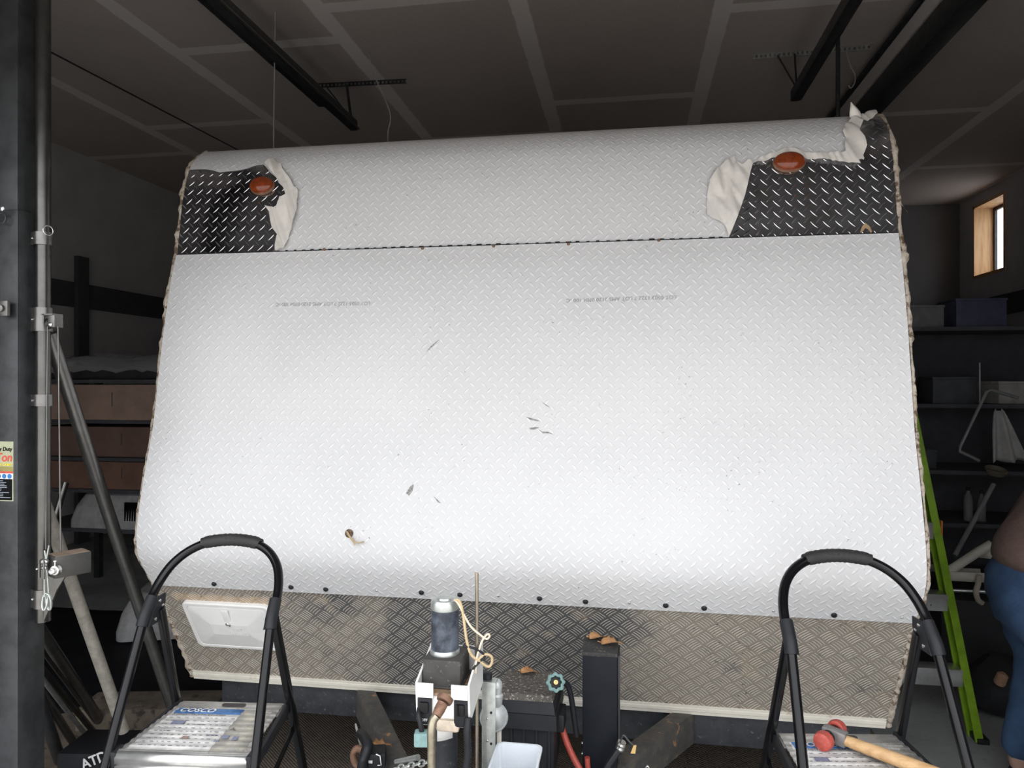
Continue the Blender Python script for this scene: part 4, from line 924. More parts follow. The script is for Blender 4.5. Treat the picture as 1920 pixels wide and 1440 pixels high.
rc2 = atD(4, 578, 2.09); MB().box(rc2 + Vector((0, 0.006, 0)), (0.034, 0.012, 0.045), bevel=0.003).lathe([(0.010, 0), (0.010, 0.006), (0.004, 0.008)], rc2 + Vector((-0.002, -0.001, 0)), (0, -1, 0), 14).build('pulley_stub', M_GUN, G)
# braces and base
yb0, yb1 = GY - 0.75, GY + 1.10
MB().box((GX - 0.05, (yb0 + yb1) / 2, 0.115), (0.08, yb1 - yb0, 0.07), bevel=0.006).build('base_beam', M_STEEL, G)
bt = atD(92, 625, 2.20); be = atD(345, 1392, 2.95)
MB().tube([bt, be], 0.021, 20).build('brace', M_GUN, G)
MB().tube([atD(78, 930, 2.30), atD(232, 1370, 2.62)], 0.020, 20).build('brace', mat('dull_galvanised_tube', (0.42, 0.39, 0.34), 0.6, 0.4, vscale=40), G)
for yy in (yb0 + 0.06, yb1 - 0.06):
    MB().lathe([(0.045, -0.015), (0.05, -0.01), (0.05, 0.01), (0.045, 0.015)], (GX - 0.05, yy, 0.05), (1, 0, 0), 24).box((GX - 0.05, yy, 0.075), (0.05, 0.05, 0.02)).build('caster', M_PLAST, G)
# safety label
LBX, LBY = GX - 0.0145, GY - 0.0006
z1_, z0_ = 1.62 - (828 - 712) / FPX * 2.11, 1.62 - (940 - 712) / FPX * 2.11
def lab(za, zb, m, nm, x0=-0.074, x1=0.0, dy=0.0):
    return MB().box((LBX + (x0 + x1) / 2, LBY - dy, (za + zb) / 2), (x1 - x0, 0.0006, zb - za)).build(nm, m, sl)
sl = MB().box((LBX - 0.037, LBY, (z0_ + z1_) / 2), (0.076, 0.0006, z1_ - z0_), bevel=0.0).build('safety_label', mat('olive_tan_label', (0.40, 0.42, 0.28), 0.5), G)
H_ = z1_ - z0_
lab(z1_ - H_ * 0.50, z1_ - H_ * 0.42, mat('label_gold', (0.30, 0.26, 0.09), 0.5), 'gold_band', dy=0.0006)
lab(z1_ - H_ * 0.535, z1_ - H_ * 0.50, mat('label_red', (0.62, 0.09, 0.06), 0.5), 'red_band', dy=0.0006)
lab(z1_ - H_ * 0.63, z1_ - H_ * 0.535, M_WHITE, 'white_band', dy=0.0006)
lab(z1_ - H_ * 0.985, z1_ - H_ * 0.63, M_BLK, 'black_panel', x1=-0.003, dy=0.0006)
def gt(body, size, z, m, shear=0.15, bold=0.0):
    text(body, size, basis((1, 0, 0), (0, 0, 1), (LBX - 0.003, LBY - 0.0012, z)), m, sl, align='RIGHT', shear=shear, ext=0.0002, bold=bold)
gt('Heavy Duty', 0.0155, z1_ - H_ * 0.155, M_BLK, bold=0.0004); gt('1 Ton', 0.034, z1_ - H_ * 0.33, MC['label_red'], bold=0.0008); gt('Gantry Crane', 0.0125, z1_ - H_ * 0.405, mat('label_yellow', (0.75, 0.62, 0.03), 0.5), bold=0.0004)
for x in (-0.011, -0.029, -0.047): MB().lathe([(0.007, 0), (0.007, 0.0004)], (LBX + x, LBY - 0.0010, z1_ - H_ * 0.583), (0, -1, 0), 20).build('pictogram', mat('label_blue', (0.04, 0.20, 0.52), 0.5), sl)
b = MB(); rnd = random.Random(3)
for i in range(11):
    wd = rnd.uniform(0.03, 0.062); b.box((LBX - 0.070 + wd / 2, LBY - 0.0011, z1_ - H_ * (0.66 + i * 0.028)), (wd, 0.0003, 0.0016))
b.build('fine_print', mat('label_pale_ink', (0.36, 0.40, 0.48), 0.6), sl)

# bundle of steel pipes leaning behind the crane post, feet by the curb rod
for i, (x0, y0, x1, y1, r_, m_, lb_) in enumerate(((85, 1195, 188, 1352, 0.022, M_GUN, 'uppermost thick grey pipe of the leaning bundle behind the crane post'), (85, 1228, 182, 1358, 0.008, M_TUBE, 'thin bright rod just under the uppermost pipe of the bundle'), (85, 1262, 184, 1382, 0.012, M_TUBE, 'slim shiny pipe in the middle of the leaning bundle'), (85, 1280, 170, 1390, 0.009, M_GALV, 'slim pale pipe below the shiny one in the leaning bundle'), (90, 1318, 144, 1402, 0.016, M_GUN, 'short dull pipe near the foot of the leaning bundle'), (85, 1345, 112, 1425, 0.022, M_STEEL, 'lowest dark pipe of the bundle next to the crane post'))):
    a_ = atZ(x1, y1, 0.03 + r_); q = atD(x0, y0, 2.72); dd = (q - a_)
    tag(MB().tube([a_, q, a_ + dd * 1.9], r_, 14).build('steel_pipe', m_), lb_, 'pipe', 'steel pipes leaning behind the crane post')
tag(MB().tube([atZ(112, 1418, 0.03), atZ(193, 1378, 0.03)], 0.016, 14).build('floor_rod', M_GALV), 'grey rod lying on the floor at the feet of the pipes', 'rod')
p0 = atD(123, 905, 3.0); p1 = atD(102, 975, 2.95); dd = p1 - p0
tag(MB().tube([p0, p0 + dd * 3.2], 0.013, 14).build('steel_rod', M_TUBE), 'bright steel rod end leaning left past the winch cable', 'rod')

# ================================================================ floor bits
tag(MB().box((-0.4, 3.5, 0.006), (3.0, 1.9, 0.012)).build('floor_mat', M_RUG), 'brown ribbed mat on the floor under the trailer front', 'mat')
b = MB().box((0, 0, 0), (0.95, 0.75, 0.006)); bmesh.ops.subdivide_edges(b.bm, edges=b.bm.edges[:], cuts=8, use_grid_fill=True)
for v in b.bm.verts: v.co += Vector((0, 0, 0.016 + 0.01 * noise.noise(v.co * 5))) + noise.noise_vector(v.co * 3) * 0.008
c = atZ(215, 1398, 0.0); bmesh.ops.transform(b.bm, matrix=Matrix.Translation(c) @ Matrix.Rotation(0.5, 4, 'Z'), verts=b.bm.verts)
tag(b.build('cardboard_sheet', M_CARDF), 'damp flattened cardboard on floor behind left step ladder', 'cardboard')
c = atZ(262, 1352, 0.06)
tag(MB().box(c + Vector((0, 0.10, 0.0)), (0.62, 0.20, 0.11), rz=0.2, bevel=0.01).build('scrap_timber', M_CARDF), 'muddy scrap timber lying behind the cardboard', 'timber')
c = atD(176, 1438, 2.75); bx = thing('tool_case', 'black case with white lettering low behind left step ladder leg', 'case', (c.x, c.y + 0.1, 0))
MB().box((c.x - 0.05, c.y + 0.12, 0.09), (0.26, 0.2, 0.18), rz=0.12, bevel=0.012).build('case_body', M_PLAST, bx)
text('ATD', 0.052, basis((1, 0.12, 0.42), (-0.42, 0, 1), (c.x - 0.05, c.y + 0.005, 0.128)), M_WHITE, bx, ext=0.0006, bold=0.001)

b = MB(); rows = [[Vector((-4.7 + 2.7 * i / 30, 3.05 + 1.45 * j / 20, 0.016 + 0.012 * noise.noise(Vector((i * 0.4, j * 0.5, 2))))) for j in range(21)] for i in range(31)]  # dark sheet added over the left floor to stand in for shade
tag(b.grid(rows).build('shade_sheet', mat('shade_sheet_black', (0.010, 0.011, 0.014), 0.7, **{'Specular IOR Level': 0.2}), sharp=180, solid=0.002), 'added black sheet standing in for floor shade in front of the left rack', 'shade_sheet')
# ================================================================ left storage rack
RY = 4.55
RK = thing('storage_rack', 'dark storage rack along the left holding boxes and wrapped stock', 'rack', (-3.55, RY + 0.35, 0))
b = MB()
for x in (-4.3, -2.75):
    for yy in (RY + 0.02, RY + 0.75):
        MB().box((x, yy, 0.81), (0.05, 0.05, 1.62), bevel=0.004).build('upright', M_STEEL, RK)
zs_ = (0.565, 0.845, 1.07, 1.335, 1.62)
for zz in zs_: MB().box((-3.525, RY + 0.385, zz - 0.012), (1.6, 0.76, 0.024)).build('shelf', M_TIMB, RK)
def carton(x0, x1, z0, z1, label, dy=0.02, m=M_CARD):
    c_ = thing('cardboard_box', label, 'box', ((x0 + x1) / 2, RY + 0.3, z0), 'long brown cartons on the storage rack')
    MB().box(((x0 + x1) / 2, RY + dy + 0.3, (z0 + z1) / 2), (x1 - x0, 0.6, z1 - z0), bevel=0.004).build('carton', m, c_)
    MB().box(((x0 + x1) / 2, RY + dy - 0.001, (z0 + z1) / 2 + 0.02), (0.006, 0.002, (z1 - z0) * 0.4)).build('flap_seam', M_TIMB, c_)
carton(-4.15, -3.02, 1.337, 1.585, 'wide brown carton on the shelf under the clear wrapped bundle', 0.0, mat('light_cardboard', (0.42, 0.29, 0.23), 0.85, vscale=5))
carton(-4.2, -2.9, 1.072, 1.285, 'dark brown carton on the middle shelf of the storage rack', 0.05)
carton(-4.2, -2.85, 0.847, 1.040, 'reddish brown carton directly above the white vented cover', 0.02, mat('red_brown_cardboard', (0.24, 0.13, 0.095), 0.85, vscale=5))
# clear wrapped bundle on top
b = MB()
rows = []
for i in range(25):
    t = i / 24; x = -4.25 + 1.5 * t
    rows.append([Vector((x, RY + 0.02 + 0.6 * u_, 1.625 + (0.17 + 0.05 * noise.noise(Vector((x * 3, u_, 0)))) * max(0.02, math.sin(math.pi * (0.03 + 0.94 * u_))) ** 0.5)) + noise.noise_vector(Vector((x * 9, u_ * 9, 3))) * 0.035 for u_ in (k / 14 for k in range(15))])
WB = thing('wrapped_bundle', 'bundle in crinkled clear plastic on top of the left storage rack', 'bundle', (-3.5, RY + 0.3, 1.62))
b.grid(rows).build('plastic_wrap', M_CLEAR, WB, sharp=50, solid=0.001)
MB().box((-3.5, RY + 0.33, 1.66), (1.4, 0.45, 0.075), bevel=0.02).build('wrapped_boards', mat('dark_boards', (0.05, 0.05, 0.055), 0.5), WB)
# rooftop air-conditioner shrouds
def shroud(x, y, z, label, sx=0.30, rz=0.0):
    A_ = thing('vented_cover', label, 'cover', (x, y, z), 'off white vented rooftop covers', rz, local=True)
    b = MB(); rings = []
    for (w_, d_, zz, rad) in ((1.0, 1.0, 0.0, 0.06), (1.0, 1.0, 0.05, 0.06), (0.93, 0.95, 0.15, 0.08), (0.80, 0.85, 0.23, 0.09), (0.6, 0.7, 0.262, 0.09)):
        rings.append([Vector((px_, py_, zz)) for px_, py_ in rr(sx * w_, 0.3 * d_, rad)])
    for p_, q_ in zip(rings, rings[1:]): b.grid([p_ + p_[:1], q_ + q_[:1]])
    b.bm.faces.new([b.bm.verts.new(v) for v in rings[-1]]); b.bm.faces.new([b.bm.verts.new(v) for v in rings[0]])
    b.build('shell', mat('grey_white_abs', (0.48, 0.48, 0.48), 0.5), A_)
    for k in range(10): MB().box((sx * 0.35 + k * 0.019, -0.292, 0.125), (0.008, 0.02, 0.13)).build('vent_slot', M_BLK, A_)
shroud(-3.62, RY + 0.32, 0.567, 'grey-white vented cover on the lowest rack shelf', 0.34)
shroud(-2.90, RY - 0.25, 0.03, 'grey-white cover on the floor by the trailer corner', 0.30, 0.35)

# ================================================================ right side: stepladder, person, shelves
SLX, SLY = 1.30, 3.50
f1 = atZ(1836, 1388, 0.0)
GLD = thing('stepladder', 'lime green fibreglass stepladder beside the right of the trailer', 'ladder', (f1.x - 0.25, f1.y, 0))
tpz = 1.75; tR = Vector((f1.x - 0.20, f1.y + 0.36, tpz)); wL = 0.56
def rail(a_, b_, sg):
    b = MB(); dirv = (b_ - a_).normalized(); sx_ = Vector((1, 0, 0)); fw = dirv.cross(sx_).normalized()
    b.beam(a_, b_, 0.008, 0.075, up=fw)                       # web
    b.beam(a_ + Vector((-sg * 0.014, 0, 0)) - fw * 0.036 * (1 if fw.y > 0 else -1), b_ + Vector((-sg * 0.014, 0, 0)) - fw * 0.036 * (1 if fw.y > 0 else -1), 0.034, 0.008, up=fw)
    b.beam(a_ + Vector((-sg * 0.014, 0, 0)) + fw * 0.036 * (1 if fw.y > 0 else -1), b_ + Vector((-sg * 0.014, 0, 0)) + fw * 0.036 * (1 if fw.y > 0 else -1), 0.034, 0.008, up=fw)
    return b
rail(f1, tR, 1).build('side_rail', M_GREEN, GLD)
f2 = f1 - Vector((wL, 0, 0)); tL = tR - Vector((wL - 0.30, 0, 0)); rail(f2, tL, -1).build('side_rail', M_GREEN, GLD)
for a_ in (f1, f2): MB().box(a_ + Vector((0, 0, 0.012)), (0.05, 0.09, 0.024), bevel=0.004).build('foot', M_PLAST, GLD)
for zz in (0.30, 0.62, 0.94, 1.26, 1.56):
    t_ = zz / tpz; a_ = f2.lerp(tL, t_); c_ = f1.lerp(tR, t_)
    st = MB().box((a_ + c_) / 2 + Vector((0, 0.0, 0)), ((c_ - a_).length - 0.05, 0.085, 0.006), bevel=0.001).box((a_ + c_) / 2 + Vector((0, -0.042, -0.036)), ((c_ - a_).length - 0.05, 0.005, 0.074), bevel=0.001).build('step', M_ALU, GLD)
    for dx in (-0.07, -0.05): MB().lathe([(0.005, 0), (0.004, 0.003)], c_ + Vector((dx - 0.05, -0.046, -0.045)), (0, -1, 0), 8).build('rivet', M_ZINC, st)
for (a_, c_) in ((f1 + Vector((0.02, 0.95, 0)), tR + Vector((0, 0.06, 0))), (f2 + Vector((-0.02, 0.95, 0)), tL + Vector((0, 0.06, 0)))): MB().beam(a_, c_, 0.03, 0.05, bevel=0.003).build('rear_rail', M_GREEN, GLD)
MB().box((tR + tL) / 2 + Vector((0, 0.04, 0.02)), (0.36, 0.2, 0.05), bevel=0.01).build('top_cap', M_PLAST, GLD)
q = f1.lerp(tR, 0.52); MB().box(q + Vector((0.006, -0.03, 0)), (0.006, 0.03, 0.09)).build('orange_label', mat('orange_label', (0.62, 0.17, 0.03), 0.5), GLD)

# person: seen from behind the hip, bent forward to the right
def skin_mesh(name, m, nodes, edges, parent, sub=2, fold=None):
    """nodes = {key: (co, radius)}; grows one continuous surface"""
    me = bpy.data.meshes.new(name); ks = list(nodes); ix = {k: i for i, k in enumerate(ks)}
    me.from_pydata([nodes[k][0] for k in ks], [(ix[a], ix[b]) for a, b in edges], [])
    o = bpy.data.objects.new(name, me); COL.objects.link(o)
    md = o.modifiers.new('s', 'SKIN'); md.use_smooth_shade = True
    for i, k in enumerate(ks):
        r = nodes[k][1]; me.skin_vertices[0].data[i].radius = r if isinstance(r, tuple) else (r, r)
    me.skin_vertices[0].data[0].use_root = True
    ms = o.modifiers.new('u', 'SUBSURF'); ms.levels = sub; ms.render_levels = sub
    bpy.context.view_layer.update()
    nm = bpy.data.meshes.new_from_object(o.evaluated_get(bpy.context.evaluated_depsgraph_get()))
    bpy.data.objects.remove(o); bpy.data.meshes.remove(me)
    if fold:
        for v in nm.vertices: v.co += noise.noise_vector(v.co * fold[1]) * fold[0]
    for p in nm.polygons: p.use_smooth = True
    nm.materials.clear()
    return link(name, nm, m, parent)
pc = atD(1934, 1092, 2.72)                     # pelvis
PE = thing('person', 'person in brown shirt and blue jeans bending forward beside the green stepladder', 'person', (pc.x, pc.y, 0))
px0, py0, pz0 = pc
def pv(dx, dy, z): return Vector((px0 + dx, py0 + dy, z))
hz_ = pz0
body = {'pel': (pv(0, 0, hz_), (.12, .10)), 'wai': (pv(.07, .02, hz_ + .13), (.115, .095)), 'che': (pv(.22, .08, hz_ + .31), (.145, .11)), 'nec0': (pv(.36, .13, hz_ + .45), (.11, .09)), 'nec': (pv(.43, .16, hz_ + .52), .055), 'hd0': (pv(.49, .18, hz_ + .56), .075), 'hd1': (pv(.56, .20, hz_ + .62), .095), 'hd2': (pv(.60, .215, hz_ + .68), .075),
        'hipL': (pv(-.02, -.09, hz_ - .07), .085), 'kneL': (pv(.06, -.10, .50), .050), 'ankL': (pv(-.02, -.10, .09), .042), 'toeL': (pv(.14, -.11, .045), .036),
        'hipR': (pv(-.01, .10, hz_ - .07), .085), 'kneR': (pv(.10, .14, .50), .050), 'ankR': (pv(.02, .15, .09), .042), 'toeR': (pv(.18, .16, .045), .036),
        'shL': (pv(.33, -.07, hz_ + .38), .07), 'elL': (pv(.42, -.14, hz_ + .10), .042), 'wrL': (pv(.52, -.08, hz_ - .12), .030), 'haL': (pv(.55, -.06, hz_ - .17), (.040, .018)),
        'shR': (pv(.31, .26, hz_ + .38), .07), 'elR': (pv(.44, .32, hz_ + .10), .042), 'wrR': (pv(.54, .24, hz_ - .12), .030), 'haR': (pv(.57, .22, hz_ - .17), (.040, .018))}
E_ = [('pel', 'wai'), ('wai', 'che'), ('che', 'nec0'), ('nec0', 'nec'), ('nec', 'hd0'), ('hd0', 'hd1'), ('hd1', 'hd2'), ('pel', 'hipL'), ('hipL', 'kneL'), ('kneL', 'ankL'), ('ankL', 'toeL'), ('pel', 'hipR'), ('hipR', 'kneR'), ('kneR', 'ankR'), ('ankR', 'toeR'), ('che', 'shL'), ('shL', 'elL'), ('elL', 'wrL'), ('wrL', 'haL'), ('che', 'shR'), ('shR', 'elR'), ('elR', 'wrR'), ('wrR', 'haR')]
for sd_, (bx_, by_) in (('L', (.55, -.06)), ('R', (.57, .22))):
    for f_, (ox, ln) in enumerate(((-.026, .060), (-.009, .072), (.009, .070), (.026, .056))):
        k1, k2 = 'f%s%da' % (sd_, f_), 'f%s%db' % (sd_, f_)
        body[k1] = (pv(bx_ + .012, by_ + ox, hz_ - .17 - ln * .55), .0085); body[k2] = (pv(bx_ + .004, by_ + ox, hz_ - .17 - ln), .0075)
        E_ += [('ha' + sd_, k1), (k1, k2)]
    body['t%sa' % sd_] = (pv(bx_ - .03, by_ - .03, hz_ - .19), .0095); body['t%sb' % sd_] = (pv(bx_ - .028, by_ - .034, hz_ - .225), .008)
    E_ += [('wr' + sd_, 't%sa' % sd_), ('t%sa' % sd_, 't%sb' % sd_)]
PB_ = skin_mesh('body', M_SKIN, body, E_, PE)
J_ = {'p': (pv(-.01, 0, hz_ - .02), (.185, .160)), 'w': (pv(.03, .01, hz_ + .05), (.175, .15)), 'w1': (pv(.075, .02, hz_ + .15), (.14, .12)), 'a': (pv(-.02, -.09, hz_ - .09), .125), 'a1': (pv(.025, -.095, .70), .105), 'b': (pv(.06, -.10, .50), .085), 'c': (pv(-.02, -.10, .10), .070),
      'd': (pv(-.01, .10, hz_ - .09), .125), 'd1': (pv(.05, .12, .70), .105), 'e': (pv(.10, .14, .50), .085), 'f': (pv(.02, .15, .10), .070)}
skin_mesh('jeans', M_JEAN, J_, [('p', 'w'), ('w', 'w1'), ('p', 'a'), ('a', 'a1'), ('a1', 'b'), ('b', 'c'), ('p', 'd'), ('d', 'd1'), ('d1', 'e'), ('e', 'f')], PE, 2, (0.012, 14))
Sh = {'w00': (pv(.005, 0, hz_ + .005), (.175, .155)), 'w0': (pv(.03, .005, hz_ + .075), (.190, .165)), 'w': (pv(.08, .02, hz_ + .16), (.185, .16)), 'c': (pv(.22, .08, hz_ + .31), (.185, .15)), 'n': (pv(.35, .125, hz_ + .44), (.115, .10)), 's': (pv(.33, -.07, hz_ + .38), .085), 's1': (pv(.39, -.12, hz_ + .20), .062), 'r': (pv(.31, .26, hz_ + .38), .085), 'r1': (pv(.39, .30, hz_ + .20), .062)}
skin_mesh('shirt', M_SHIRT, Sh, [('w00', 'w0'), ('w0', 'w'), ('w', 'c'), ('c', 'n'), ('c', 's'), ('s', 's1'), ('c', 'r'), ('r', 'r1')], PE, 2, (0.010, 12))
skin_mesh('hair', M_HAIR, {'a': (pv(.53, .19, hz_ + .66), .085), 'b': (pv(.565, .205, hz_ + .705), .080), 'c': (pv(.49, .18, hz_ + .61), .06)}, [('a', 'b'), ('a', 'c')], PE)
for k_i, (ax_, ay_) in enumerate(((-.02, -.10), (.02, .15))):
    skin_mesh('shoe', M_PLAST, {'h': (pv(ax_ - .03, ay_, .055), .05), 'm': (pv(ax_ + .08, ay_ - .005, .045), .045), 't': (pv(ax_ + .19, ay_ - .01, .04), .04)}, [('h', 'm'), ('m', 't')], PE)
# eyes, nose and ear on the far-turned head
fd = Vector((.80, .28, -.45)).normalized()
hd = pv(.56, .20, hz_ + .62)
for s_ in (-1, 1):
    e_ = hd + fd * 0.082 + Vector((-.28, .80, 0)).normalized() * s_ * 0.032 + Vector((.3, .1, .6)).normalized() * 0.012
    MB().ell(e_, (.012, .012, .012), seg=12).build('eye', M_WHITE, PE); MB().ell(hd + Vector((-.28, .80, 0)).normalized() * s_ * 0.092, (.02, .012, .03), seg=12).build('ear', M_SKIN, PE)
MB().ell(hd + fd * 0.095 + Vector((0, 0, -.012)), (.016, .016, .024), seg=12).build('nose', M_SKIN, PE)
# dark bag on the floor by the person
c = atZ(1893, 1352, 0.0)
b = MB().ell(c + Vector((0, 0.10, 0.13)), (0.17, 0.15, 0.14)); b.wobble(0.04, 9, 2)
for v in b.bm.verts: v.co.z = max(v.co.z, 0.002)
tag(b.build('work_bag', mat('black_nylon', (0.012, 0.013, 0.016), 0.8, grain=0.003, gscale=50)), 'slumped black bag on the concrete below the bending person', 'bag')
b = MB().lathe([(0.022, 0), (0.026, 0.01), (0.024, 0.05), (0.012, 0.06)], atD(1873, 1282, 3.37), (0.2, -0.3, 1), 16)
tag(b.build('tape_roll', mat('tan_masking_tape', (0.40, 0.24, 0.15), 0.8)), 'tan roll sticking out of the slumped black bag', 'roll')

# right-hand shelving with clutter
SY = 5.05
SH = thing('workshop_shelves', 'dark workshop shelving against the right with cluttered boards', 'shelves', (2.3, SY + 0.25, 0))
for x in (1.55, 2.95):
    for yy in (SY + 0.02, SY + 0.5): MB().box((x, yy, 1.0), (0.04, 0.04, 2.0), bevel=0.003).build('upright', M_STEEL, SH)
for zz in (0.30, 0.68, 1.02, 1.45, 1.95): MB().box((2.25, SY + 0.26, zz), (1.44, 0.50, 0.025)).build('shelf', M_TIMB, SH)
MB().box((2.25, SY + 0.52, 1.0), (1.44, 0.012, 2.0)).build('back_board', M_TIMB, SH)
rg = random.Random(11)
grey = [mat('clutter_grey', (0.20, 0.20, 0.21), 0.6), mat('clutter_dark', (0.07, 0.075, 0.085), 0.6), mat('clutter_blue', (0.06, 0.07, 0.12), 0.6), mat('clutter_pale', (0.40, 0.39, 0.37), 0.6)]
def bottle(x, z, h, r_, m_, label):
    t_ = thing('bottle', label, 'bottle', (x, SY + 0.12, z), 'bottles on the workshop shelves')
    MB().lathe([(r_, 0), (r_, h * 0.62), (r_ * 0.8, h * 0.75), (r_ * 0.4, h * 0.84), (r_ * 0.4, h * 0.9)], (x, SY + 0.12, z), (0, 0, 1), 16).build('bottle_body', m_, t_)
    MB().lathe([(r_ * 0.46, h * 0.9), (r_ * 0.46, h)], (x, SY + 0.12, z), (0, 0, 1), 12).build('cap', M_PLAST, t_)
def tin(x, z, w_, h, d_, m_, label, rz=0.0):
    t_ = thing('storage_box', label, 'box', (x, SY + 0.2, z), 'boxes on the workshop shelves')
    MB().box((x, SY + 0.2, z + h / 2), (w_, d_, h), rz=rz, bevel=0.004).build('box_body', m_, t_)
    MB().box((x, SY + 0.2, z + h + 0.008), (w_ + 0.008, d_ + 0.008, 0.016), rz=rz, bevel=0.003).build('lid', m_, t_)
bottle(2.20, 0.693, .22, .028, grey[0], 'taller grey bottle standing behind the slanted pole on the shelves')
bottle(2.28, 0.693, .20, .026, grey[0], 'grey bottle right of the taller one on the shelves')
bottle(1.78, 0.693, .17, .030, grey[0], 'squat grey bottle near the trailer edge on the shelves')
tin(1.90, 1.033, .20, .11, .2, grey[1], 'dark box on the shelf level with the brown bowl')
tin(1.72, 0.693, .16, .12, .2, grey[1], 'dark box beside the squat grey bottle', 0.2)
tin(2.10, 1.463, .26, .16, .24, grey[1], 'dark box on the shelf above the hanging rag')
tin(2.45, 1.463, .22, .13, .24, grey[3], 'pale box on the upper shelf at the photo edge', 0.15)
tin(1.85, 1.963, .34, .13, .3, grey[0], 'grey box on the topmost workshop shelf nearest the trailer', 0.1)
tin(2.25, 1.963, .30, .17, .3, grey[2], 'navy box on the topmost workshop shelf')
tin(1.80, 0.313, .30, .18, .3, grey[1], 'dark box on the bottom workshop shelf')
tin(2.02, 0.313, .07, .06, .1, grey[3], 'little pale cube box on the bottom workshop shelf')
# rag
b = MB(); rows = []
for i in range(13):
    t = i / 12; q = atD(1873 + 12 * t, 770 + 96 * t, 4.5)
    w_ = 0.03 + 0.075 * t ** 0.8
    rows.append([q + Vector((w_ * k + 0.02 * t, -0.03 * math.sin(k * 6 + t) * (0.3 + t), -0.02 * abs(k) * math.cos(k * 5))) for k in (j / 6 for j in range(-6, 7))])
RGo = b.grid(rows).build('shop_rag', M_RAGM, sharp=180, solid=0.003); tag(RGo, 'pale grey rag hanging from a hook at the right shelves', 'rag')
# bent rod frame
P = [atD(x, y, 4.4) for x, y in ((1908, 746), (1858, 731), (1850, 734), (1800, 838), (1799, 846), (1836, 864))]
tag(MB().tube(P, 0.010, 10).build('bent_rod', mat('grey_rod', (0.30, 0.31, 0.32), 0.5, 0.4)), 'bent grey rod frame hanging left of the rag', 'rod')
tag(MB().tube([atY(1837, 680, 5.1), atY(1837, 758, 5.1)], 0.006, 8).build('thin_strip', MC['grey_rod']), 'thin upright strip just above the bent grey rod', 'strip')
tag(MB().tube([atD(1863, 908, 4.3), atD(1790, 1042, 4.15)], 0.014, 12).build('pole', MC['grey_rod']), 'slanted grey pole leaning on shelves above the white troughs', 'pole')
q = atD(1868, 880, 4.35); tag(MB().lathe([(0.02, -0.035), (0.05, -0.03), (0.062, 0.0), (0.058, 0.004), (0.045, -0.02), (0.0001, -0.022)], q, (0.1, -0.3, 1), 24).build('bowl', mat('olive_brown_bowl', (0.16, 0.14, 0.10), 0.6)), 'shallow brown bowl hanging just below the rag', 'bowl')
# white troughs, bent pipe and rail nearer the camera
def trough(p0, p1, ww, label):
    d_ = (p1 - p0).normalized(); mm_ = frame_of(d_); b = MB()
    up_ = Vector((0, 0, 1)); sd_ = d_.cross(up_).normalized()
    sec = [(-ww, ww * 1.1), (-ww * 0.75, 0), (ww * 0.75, 0), (ww, ww * 1.1)]
    b.grid([[p + sd_ * a + up_ * z_ for a, z_ in sec] for p in (p0, p1)])
    return tag(b.build('trough', M_CREAM, solid=0.004), label, 'trough', 'white troughs stored by the right shelves')
trough(atD(1768, 1084, 3.9), atD(1844, 1088, 3.85), 0.045, 'nearer white trough left of the person with a pipe in it')
trough(atD(1836, 1042, 3.95), atD(1870, 1046, 3.9), 0.045, 'upper white trough partly hidden behind the person')
tag(MB().tube([atD(1768, 1078, 3.88), atD(1832, 1036, 3.85), atD(1860, 1020, 3.83)], 0.024, 14).build('pipe', M_CREAM), 'cream pipe slanting between the two white troughs', 'pipe')
tag(MB().tube(spline([atD(x, y, 3.8) for x, y in ((1836, 1078), (1834, 1095), (1830, 1110), (1834, 1125), (1842, 1131))], 5), 0.014, 12).build('pipe', mat('dirty_cream_pipe', (0.46, 0.41, 0.34), 0.6)), 'curved cream pipe end hanging under the nearer trough', 'pipe')
tag(MB().tube([atD(1764, 1106, 3.95), atD(1858, 1110, 3.85)], 0.010, 10).build('rail_bar', M_GALV), 'horizontal bright rail under the nearer white trough', 'rail')
tag(MB().box(atD(1805, 1150, 4.1) + Vector((0, 0.0, -0.061)), (0.46, 0.6, 0.44), bevel=0.01).build('bench_cabinet', mat('near_black_cabinet', (0.02, 0.021, 0.024), 0.7)), 'near black cabinet under the horizontal bright rail', 'cabinet')

# ================================================================ under the ceiling
b = lambda: MB()
def door_track(X, z, y0, y1, label):
    t_ = thing('door_track', label, 'track', (X, (y0 + y1) / 2, z))
    MB().box((X, (y0 + y1) / 2, z), (0.055, y1 - y0, 0.075), bevel=0.004).build('track_channel', M_STEEL, t_)
    MB().box((X + 0.036, (y0 + y1) / 2, z - 0.026), (0.016, y1 - y0, 0.012)).build('track_lip', M_GUN, t_)
    return t_
pe = atD(668, 236, 5.55); pe2 = atD(648, 222, 5.55); pr = atD(1488, 182, 5.15)
zT = 3.59
p = atZ(664, 236, zT); door_track(p.x, zT, 1.1, p.y, 'long dark garage door track under the ceiling at left, lower member')
door_track(p.x - 0.15, zT + 0.10, 1.1, p.y - 0.25, 'long dark garage door track under the ceiling at left, upper member')
q = atZ(1490, 180, zT); door_track(q.x, zT, 1.1, q.y, 'dark garage door track under the ceiling at right, ending in air')
